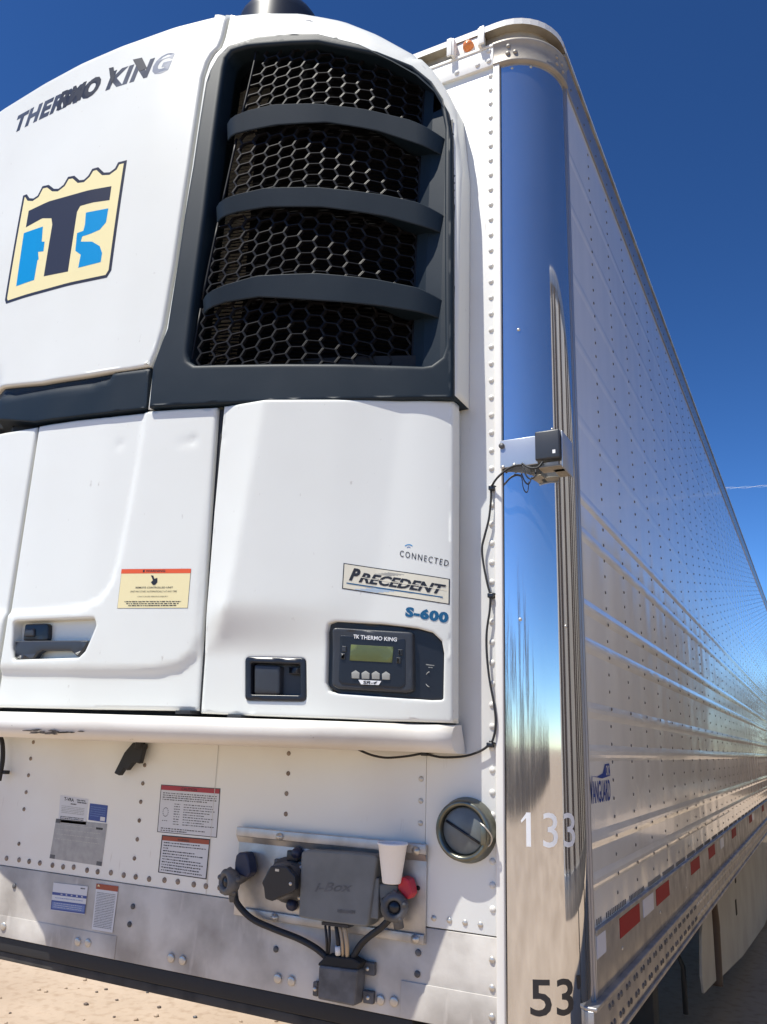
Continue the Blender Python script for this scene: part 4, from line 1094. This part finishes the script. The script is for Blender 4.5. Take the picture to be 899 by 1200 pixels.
# =================================================================== CONNECTOR PANEL
CP = thing('connector_panel', (-.66, -.02, 1.38), 'dented aluminium plate with grey junction box and air couplings', 'connector panel')
mb = MB('plate_aluminium')
mb.box((-.952, -.010, 1.262), (-.364, -.004, 1.490), bev=.001)
mb.box((-.955, -.022, 1.468), (-.362, -.010, 1.493), bev=.002)
mb.face([(-.953, -.0225, 1.468), (-.363, -.0225, 1.468), (-.363, -.0105, 1.452), (-.953, -.0105, 1.452)])
mb.box((-.915, -.016, 1.262), (-.366, -.010, 1.284), bev=.002)
for p in [(333, 980), (492, 996), (326, 1074), (490, 1099)]:
    x, z = F(*p); mb.lathe([(.011, 0), (.011, .004), (.006, .005), (.006, .008), (0, .008)], (x, -.022 if p[1] < 1000 else -.016, z), (0, -1, 0), 'rivet_metal', 12)
for p in [(300, 1017), (492, 1040)]:
    x, z = F(*p); mb.lathe([(.006, 0), (0, .0015)], (x, -.010, z), (0, -1, 0), 'gap_black', 10)
mb.build('mounting_plate', CP)
# grey box
x0, x1, z0, z1 = -.712, -.487, 1.298, 1.462
mb = MB('box_grey')
o8 = FL([(283, 296), (300, 289), (420, 296), (498, 305), (505, 315), (479, 508), (470, 515), (360, 502), (275, 487)], -.06, 2.4972, (240, 880))
mb.prism(o8, lambda x, z: (x, -.062, z), lambda x, z: (x + .004, -.012, z)); jb = mb.build('junction_box', CP, bevel=.006)
d = Decal(FRONT, FL([(322, 412), (430, 412), (436, 385), (328, 385)], -.062, 2.4972, (240, 880)), .0625); d.text('i-Box', 0, 0, 1, 1, 'cast_grey', shear=.2, bold=.02); d.build('embossed_name', jb); d = Decal(FRONT, None, .0625); d.q = FL([(388, 474), (440, 478), (441, 466), (389, 462)], -.062, 2.4972, (240, 880)); d.scribble(0, 0, 1, 1, 'cast_grey'); d.build('embossed_line', jb)
mb = MB('box_grey'); a = FL([(478, 370), (512, 372), (510, 492), (478, 488)], -.05, 2.4972, (240, 880)); mb.prism(a, lambda x, z: (x, -.055, z), lambda x, z: (x, -.01, z)); mb.build('box_side_flange', jb, bevel=.003)
mb = MB('box_grey'); a = FL([(486, 330), (512, 333), (510, 365), (486, 362)], -.03, 2.4972, (240, 880)); mb.prism(a, lambda x, z: (x, -.035, z), lambda x, z: (x, -.01, z)); mb.build('box_side_lug', jb, bevel=.003)
# seven pin socket
sc = F(325, 1032, -.05)
mb = MB('cast_grey'); mb.lathe([(.058, .0), (.058, .012), (.048, .02), (.045, .05), (.040, .055), (0, .055)], (sc[0] + .012, -.010, sc[1]), (0, -1, 0), 'cast_grey', 28)
mb.box((sc[0] - .035, -.022, sc[1] - .05), (sc[0] + .065, -.010, sc[1] + .05), 'cast_grey', .006)
for a, b in ((.055, .035), (.055, -.04)): mb.dome((sc[0] + a, -.022, sc[1] + b), (0, -1, 0), .006, .004, 'rivet_metal')
so_ = mb.build('trailer_socket', CP)
mb = MB('black_plastic'); a = FL([(372, 480), (380, 460), (450, 330), (590, 335), (665, 420), (668, 540), (640, 560), (520, 610), (460, 640), (400, 620), (388, 520)], -.07, 7.49, (260, 970))
mb.prism(round_poly(a, .008), lambda x, z: (x, -.082, z), lambda x, z: (x, -.062, z)); lid = mb.build('socket_lid', so_, bevel=.003)
mb = MB('rivet_metal'); p = FL([(603, 492), (487, 372)], -.082, 7.49, (260, 970)); mb.dome((p[0][0], -.082, p[0][1]), (0, -1, 0), .005, .003, 'rivet_metal'); mb.build('lid_screw', lid); mb = MB('rivet_metal'); mb.box((p[1][0] - .006, -.0835, p[1][1] - .003), (p[1][0] + .006, -.082, p[1][1] + .003), 'rivet_metal'); mb.build('lid_tab', lid)
mb = MB('navy_blue')
a = F(346, 1000, -.03); b = F(340, 1061, -.03)
mb.box((a[0] - .028, -.03, a[1] - .022), (a[0] + .008, -.014, a[1] + .006), 'black_plastic', .004); mb.build('lid_hinge', so_)
for c in (a, b):
    mb = MB('navy_blue'); mb.lathe([(.014, 0), (.016, .01), (.012, .022), (0, .024)], (c[0], -.01, c[1]), (0, -1, 0), 'navy_blue', 14); mb.build('hinge_pin', so_)
# air couplings
def coupling(cx, cz, m_cap, cap_pts, s):
    mb = MB('cast_grey'); y = -.012
    mb.tube([(cx + .03 * s, y, cz + .03), (cx + .012 * s, -.03, cz + .012), (cx, -.055, cz)], .02, 'cast_grey', 12)
    mb.lathe([(.030, -.010), (.034, .0), (.034, .018), (.026, .024), (.018, .024), (.016, .016), (0, .016)], (cx, -.055, cz), (-.35 * s, -1, .0), 'cast_grey', 24)
    for a in range(5): 
        t = a * 1.2566 + .3; mb.dome((cx + .030 * math.cos(t), -.062, cz + .030 * math.sin(t)), (-.35 * s, -1, 0), .009, .012, 'cast_grey')
    mb.tube([(cx + .004, -.05, cz - .02), (cx + .008, -.045, cz - .05)], .013, 'cast_grey', 10)
    o = mb.build('air_coupling', CP)
    q = MB('black_plastic'); q.lathe([(.015, .0165), (.013, .021), (0, .022)], (cx - .008 * s * 0, -.055, cz), (-.35 * s, -1, 0), 'black_plastic', 16); q.build('rubber_seal', o)
    q = MB(m_cap); q.prism(round_poly(cap_pts, .008), lambda x, z: (x, -.052, z), lambda x, z: (x, -.016, z)); q.build('coupling_handle', o, bevel=.005)
    return o
cl = F(271, 1033, -.055)
coupling(cl[0], cl[1], 'navy_blue', FL([(135, 240), (160, 215), (225, 215), (250, 280), (262, 400), (230, 440), (120, 390), (125, 300)], -.045, 7.49, (260, 970)), 1)
cr = F(463, 1062, -.055)
coupling(cr[0], cr[1], 'red_plastic', FL([(430, 560), (470, 510), (540, 540), (565, 620), (578, 700), (530, 765), (470, 700), (425, 640)], -.045, 8.99, (420, 970)), -1)
# bracket column under the cup
mb = MB('box_grey'); a = FL([(445, 1035), (468, 1037), (466, 1070), (449, 1068)], -.04); mb.prism(a, lambda x, z: (x, -.05, z), lambda x, z: (x, -.01, z)); mb.build('coupling_post', CP, bevel=.004)
# lower cable box
mb = MB('cast_grey')
fr_ = FL([(232, 490), (548, 530), (520, 828), (222, 768)], -.05, 6.915, (340, 1060))
mb.prism(fr_, lambda x, z: (x, -.052, z), lambda x, z: (x + .003, -.008, z))
cb_ = mb.build('cable_box', CP, bevel=.006)
for q_ in ([(575, 455), (692, 470), (690, 578), (585, 562)], [(595, 690), (683, 705), (678, 808), (600, 795)], [(195, 620), (232, 622), (228, 745), (190, 735)]):
    m2 = MB('cast_grey'); f = FL(q_, -.012, 6.915, (340, 1060)); m2.prism(f, lambda x, z: (x, -.018, z), lambda x, z: (x, -.005, z))
    c = (sum(p[0] for p in f) / 4, sum(p[1] for p in f) / 4); m2.dome((c[0], -.018, c[1]), (0, -1, 0), .006, .004, 'rivet_metal'); m2.build('box_lug', cb_, bevel=.003)
m2 = MB('gap_black'); f = FL([(240, 470), (310, 405), (520, 430), (590, 470), (560, 525), (235, 492)], -.04, 6.915, (340, 1060)); m2.prism(f, lambda x, z: (x, -.048, z), lambda x, z: (x, -.015, z)); m2.build('cable_grommet', cb_, bevel=.006)
# hoses and wires
def P3(px, py, y): a = F(px, py, y); return (a[0], y, a[1])
mb = MB('rubber'); mb.tube(smooth_path([P3(274, 1045, -.05), P3(279, 1060, -.045), P3(296, 1077, -.035), P3(322, 1089, -.03), P3(350, 1100, -.035), P3(370, 1111, -.035), P3(383, 1122, -.035)]), .0085, 'rubber', 10); mb.build('air_hose', CP)
mb = MB('rubber'); mb.tube(smooth_path([P3(458, 1075, -.05), P3(448, 1086, -.045), P3(432, 1098, -.04), P3(422, 1108, -.035), P3(414, 1122, -.035)]), .0085, 'rubber', 10); mb.build('air_hose', CP)
mb = MB('black_plastic'); f = FL([(255, 140), (472, 168), (470, 192), (255, 165)], -.06, 6.915, (340, 1060)); mb.prism(f, lambda x, z: (x, -.060, z), lambda x, z: (x, -.03, z)); mb.build('gland_plate', CP)
for (a, b, m_, r_) in (((285, 170), (298, 400), 'rubber', .0035), ((318, 175), (312, 400), 'rubber', .0035), ((374, 180), (392, 420), 'rubber', .0055), ((408, 185), (430, 450), 'wire_tan', .004), ((445, 190), (466, 450), 'wire_tan', .0055)):
    mb = MB(m_); p = [P3(340 + a[0] / 6.915, 1060 + a[1] / 6.915, -.045), P3(340 + (a[0] + b[0]) / 2 / 6.915 + .8, 1060 + (a[1] + b[1]) / 2 / 6.915, -.05), P3(340 + b[0] / 6.915, 1060 + b[1] / 6.915, -.035)]
    mb.tube(smooth_path(p), r_, m_, 8)
    if a[0] == 374: mb.tube([P3(340 + 386 / 6.915, 1060 + 335 / 6.915, -.05), P3(340 + 390 / 6.915, 1060 + 405 / 6.915, -.045)], .0075, 'wire_white', 8)
    mb.build('wire', CP)

# foam cup standing on the coupling
ct = F(458, 986, -.06); cbz = F(459, 1035, -.06)
CU = thing('foam_cup', (cbz[0], -.06, cbz[1]), 'white foam cup standing on the right hand air coupling', 'cup')
H_ = ct[1] - cbz[1] - .002
mb = MB('foam_white'); mb.lathe([(0, 0), (.0215, 0), (.0235, .002), (.0365, H_ - .006), (.039, H_ - .005), (.0395, H_ - .001), (.038, H_), (.0355, H_ - .002), (.0215, .006), (0, .005)], (cbz[0], -.06, cbz[1]), (0, 0, 1), 'foam_white', 36)
mb.build('cup_body', CU)

# =================================================================== SENSOR BOX ON THE POST
SB = thing('sensor_box', (-.05, -.02, 2.51), 'small dark sensor box in a folded metal bracket on the chrome post', 'sensor')
mb = MB('bracket_metal')
mb.box((-.158, -.022, 2.474), (-.052, -.018, 2.554), bev=.001); mb.box((-.158, -.02, 2.474), (-.154, -.006, 2.550), bev=.001)
mb.box((.012, -.02, 2.458), (.016, .085, 2.560), bev=.001); mb.box((-.052, -.018, 2.462), (.014, .03, 2.466), 'dull_rail', bev=.001)
mb.box((-.02, .01, 2.462), (.014, .08, 2.466), 'dull_rail', bev=.001)
mb.lathe([(.008, 0), (.008, .005), (0, .006)], (-.153, -.022, 2.538), (0, -1, 0), 'cast_grey', 10); mb.dome((-.117, -.022, 2.478), (0, -1, 0), .006, .006, 'rivet_metal'); mb.dome((-.15, -.022, 2.476), (0, -1, 0), .005, .004, 'rivet_metal')
mb.build('bracket', SB)
mb = MB('charcoal_plastic'); mb.box((-.056, -.034, 2.480), (.011, .0, 2.561), bev=.004); bx_ = mb.build('sensor_body', SB)
d = Decal(FRONT, [(-.008, 2.493), (.000, 2.493), (.000, 2.503), (-.008, 2.503)], .0345); d.rect(0, 0, 1, 1, 'number_white'); d.build('sensor_mark', bx_)
mb = MB('rubber'); mb.tube(smooth_path([P3(600, 547, -.03), P3(612, 546, -.035), P3(616, 556, -.04), P3(621, 561, -.04), P3(627, 558, -.04), P3(628, 549, -.03)]), .0022, 'rubber', 6); mb.build('cable_loop', SB)
mb = MB('wire_white'); mb.tube(smooth_path([P3(612, 543, -.03), P3(620, 548, -.042), P3(630, 548, -.042), P3(636, 541, -.03)]), .0028, 'rubber', 6); mb.build('cable_sleeve', SB)

# black cable running down the front wall
CA = thing('power_cable', (-.2, -.01, 2.1), 'thin black cable tied along the front edge down to the cooling unit', 'cable')
pth = [(612, 545), (603, 546), (593, 551), (582, 561), (576, 572), (575.5, 585), (573, 608), (568, 628), (565, 642), (566.5, 660), (571, 683), (574.5, 698), (574, 715), (570.5, 740), (570.5, 765), (573.5, 795), (579, 825), (581, 848), (578, 866), (573, 873), (563, 880), (545, 886), (520, 887.5), (505, 885), (496, 883), (478, 886), (455, 888), (440, 886), (428, 882), (418, 877)]
mb = MB('rubber'); pp = []
for i, (a, b) in enumerate(pth):
    y = -.016 if i > 3 else -.035
    if i > 24: y = -.03
    pp.append(P3(a, b, y))
mb.tube(smooth_path(pp, 5), .0031, 'rubber', 8); mb.build('cable', CA)
for (a, b) in ((576, 572), (575, 698), (574, 873), (497, 883)):
    x, y, z = P3(a, b, -.014); mb = MB('black_plastic')
    mb.box((x - .007, y - .007, z - .006), (x + .009, -.001, z + .006), 'black_plastic', .002); mb.tube([(x - .002, y, z + .009), (x + .016, -.008, z + .003)], .0022, 'black_plastic', 6); mb.dome((x + .016, -.003, z), (0, -1, 0), .006, .005, 'rivet_metal'); mb.build('cable_clip', CA)

# =================================================================== NEIGHBOUR TRAILER (seen in the reflections)
NX = 1.42
NT = thing('semi_trailer', (NX + 1.3, 8, 0), 'plain white trailer parked alongside, seen only as a reflection in chrome and paint', 'trailer')
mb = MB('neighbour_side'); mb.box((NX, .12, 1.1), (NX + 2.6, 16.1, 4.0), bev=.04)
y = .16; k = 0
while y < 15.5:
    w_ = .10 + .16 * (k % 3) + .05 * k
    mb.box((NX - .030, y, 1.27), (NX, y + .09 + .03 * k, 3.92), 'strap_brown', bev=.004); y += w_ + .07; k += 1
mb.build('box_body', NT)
mb = MB('rail_aluminium'); mb.box((NX - .01, .1, 1.08), (NX + 2.61, 16.12, 1.25), bev=.004); mb.box((NX - .012, .1, 3.93), (NX + 2.61, 16.12, 4.03), bev=.01); mb.build('rail', NT)
for sx in (0, 1):
    mb = MB('under_black'); x = NX + .3 + sx * 1.9; mb.box((x, 2.4, .1), (x + .12, 2.55, 1.1)); mb.box((x - .06, 2.35, .0), (x + .18, 2.6, .08)); mb.build('landing_leg', NT)
for y in (13., 14.3):
    for x in (NX + .17, NX + 2.43):
        mb = MB('rubber'); mb.lathe([(.29, -.12), (.44, -.135), (.5, -.10), (.51, 0), (.5, .10), (.44, .135), (.29, .12)], (x, y, .51), (1, 0, 0), 'rubber', 24); mb.lathe([(.29, -.1), (0, -.02)], (x, y, .51), (1, 0, 0), 'rail_aluminium', 20); mb.lathe([(.29, .1), (0, .02)], (x, y, .51), (1, 0, 0), 'rail_aluminium', 20); mb.build('wheel', NT)

# =================================================================== BARE TREES round the yard (reflected in the post)
def tree_parts(seed):
    random.seed(seed); t = MB('bark'); br = MB('bark'); Ht = random.uniform(7, 9)
    trunk = [Vector((random.uniform(-.1, .1) * k, random.uniform(-.1, .1) * k, Ht * .5 * k / 4)) for k in range(5)]
    t.tube(trunk, .2, 'bark', 8, radii=[.24, .2, .17, .15, .12])
    def grow(p, d, L, r, lev):
        pts = [p]; dd = d.copy()
        for k in range(3):
            dd = (dd + Vector((random.uniform(-.2, .2), random.uniform(-.2, .2), random.uniform(-.05, .18)))).normalized(); pts.append(pts[-1] + dd * L / 3)
        br.tube(pts, r, 'bark', 4 if lev > 1 else 6, cap=False, radii=[r, r * .8, r * .6, r * .4])
        if lev < 4:
            for k in range(4 if lev < 3 else 3):
                q = pts[random.choice((1, 2, 3))]; grow(q, (dd + Vector((random.uniform(-.9, .9), random.uniform(-.9, .9), random.uniform(-.2, .5)))).normalized(), L * .62, r * .55, lev + 1)
    for k in range(6): grow(trunk[random.choice((2, 3, 4))], Vector((random.uniform(-.8, .8), random.uniform(-.8, .8), random.uniform(.3, 1))).normalized(), Ht * .36, .09, 0 + 1)
    return t, br
protos = []
rng = random.Random(11)
spots = [(-14, -30), (-9, -34), (-5, -31), (-1, -36), (2, -30), (5, -33), (8, -29), (12, -33), (16, -31), (20, -36), (-19, -33), (-24, -30), (25, -30), (1.5, 44), (-1, 52), (4, 58), (8, 50), (13, 55)]
for i, (x, y) in enumerate(spots):
    if i < 3:
        ro = thing('bare_tree', (0, 0, 0), 'leafless winter tree at the edge of the yard, seen in reflection', 'tree', 'bare trees round the yard')
        t, b_ = tree_parts(20 + i); t.build('trunk', ro); b_.build('branches', ro); protos.append(ro)
    else:
        src = protos[i % 3]; ro = src.copy(); COL.objects.link(ro)
        for ch in src.children:
            c = ch.copy(); COL.objects.link(c); c.parent = ro
    ro.location = (x, y, 0); ro.rotation_euler = (0, 0, rng.uniform(0, 6.28)); s_ = rng.uniform(.6, .95); ro.scale = (s_, s_, s_)

random.seed(5)
BR = MB('bark')
for i in range(5200):
    x = random.uniform(-45, 45); y = random.uniform(-25, -18.5); h = random.uniform(.8, 3.1) * (1 - .3 * math.sin(x * .7)); a = random.uniform(0, 6.28); w_ = random.uniform(.02, .05)
    dx, dy = math.cos(a) * w_, math.sin(a) * w_; lx, ly = random.uniform(-.5, .5), random.uniform(-.5, .5)
    BR.face([(x - dx, y - dy, 0), (x + dx, y + dy, 0), (x + lx + dx * .2, y + ly, h), (x + lx - dx * .2, y + ly, h)])
    for k in range(3):
        t = random.uniform(.3, .9); q = Vector((x + lx * t, y + ly * t, h * t)); e = q + Vector((random.uniform(-.5, .5), random.uniform(-.5, .5), random.uniform(.1, .6)))
        BR.face([q + Vector((0, 0, .025)), q - Vector((0, 0, .025)), e])
for i in range(2600):  # far row out of view, added to cut the horizon glow
    x = random.uniform(-4, 45); y = random.uniform(38, 46); h = random.uniform(1.5, 5.5); a = random.uniform(0, 6.28); w_ = random.uniform(.03, .09)
    dx, dy = math.cos(a) * w_, math.sin(a) * w_; lx, ly = random.uniform(-.7, .7), random.uniform(-.7, .7)
    BR.face([(x - dx, y - dy, 0), (x + dx, y + dy, 0), (x + lx + dx * .2, y + ly, h), (x + lx - dx * .2, y + ly, h)])
tag(BR.build('brush'), kind='stuff', label='leafless winter brush along the edge of the yard, unseen far row added to cut horizon glow')

# overhead cable far beyond the trailer
OC = MB('wire_white')
A = Vector((-9, 30, 11.95)); B = Vector((9, 30, 11.2)); n_ = 160
for ph in (0, math.pi):
    OC.tube([A.lerp(B, k / n_) + Vector((0, 0, -.25 * math.sin(math.pi * k / n_))) + Vector((0, math.sin(ph + k * .62) * .03, math.cos(ph + k * .62) * .03)) for k in range(n_ + 1)], .005, 'wire_white' if ph else 'pale_blue', 5)
o = OC.build('overhead_cable'); tag(o, 'pale twisted overhead cable crossing the sky at far right', 'cable')
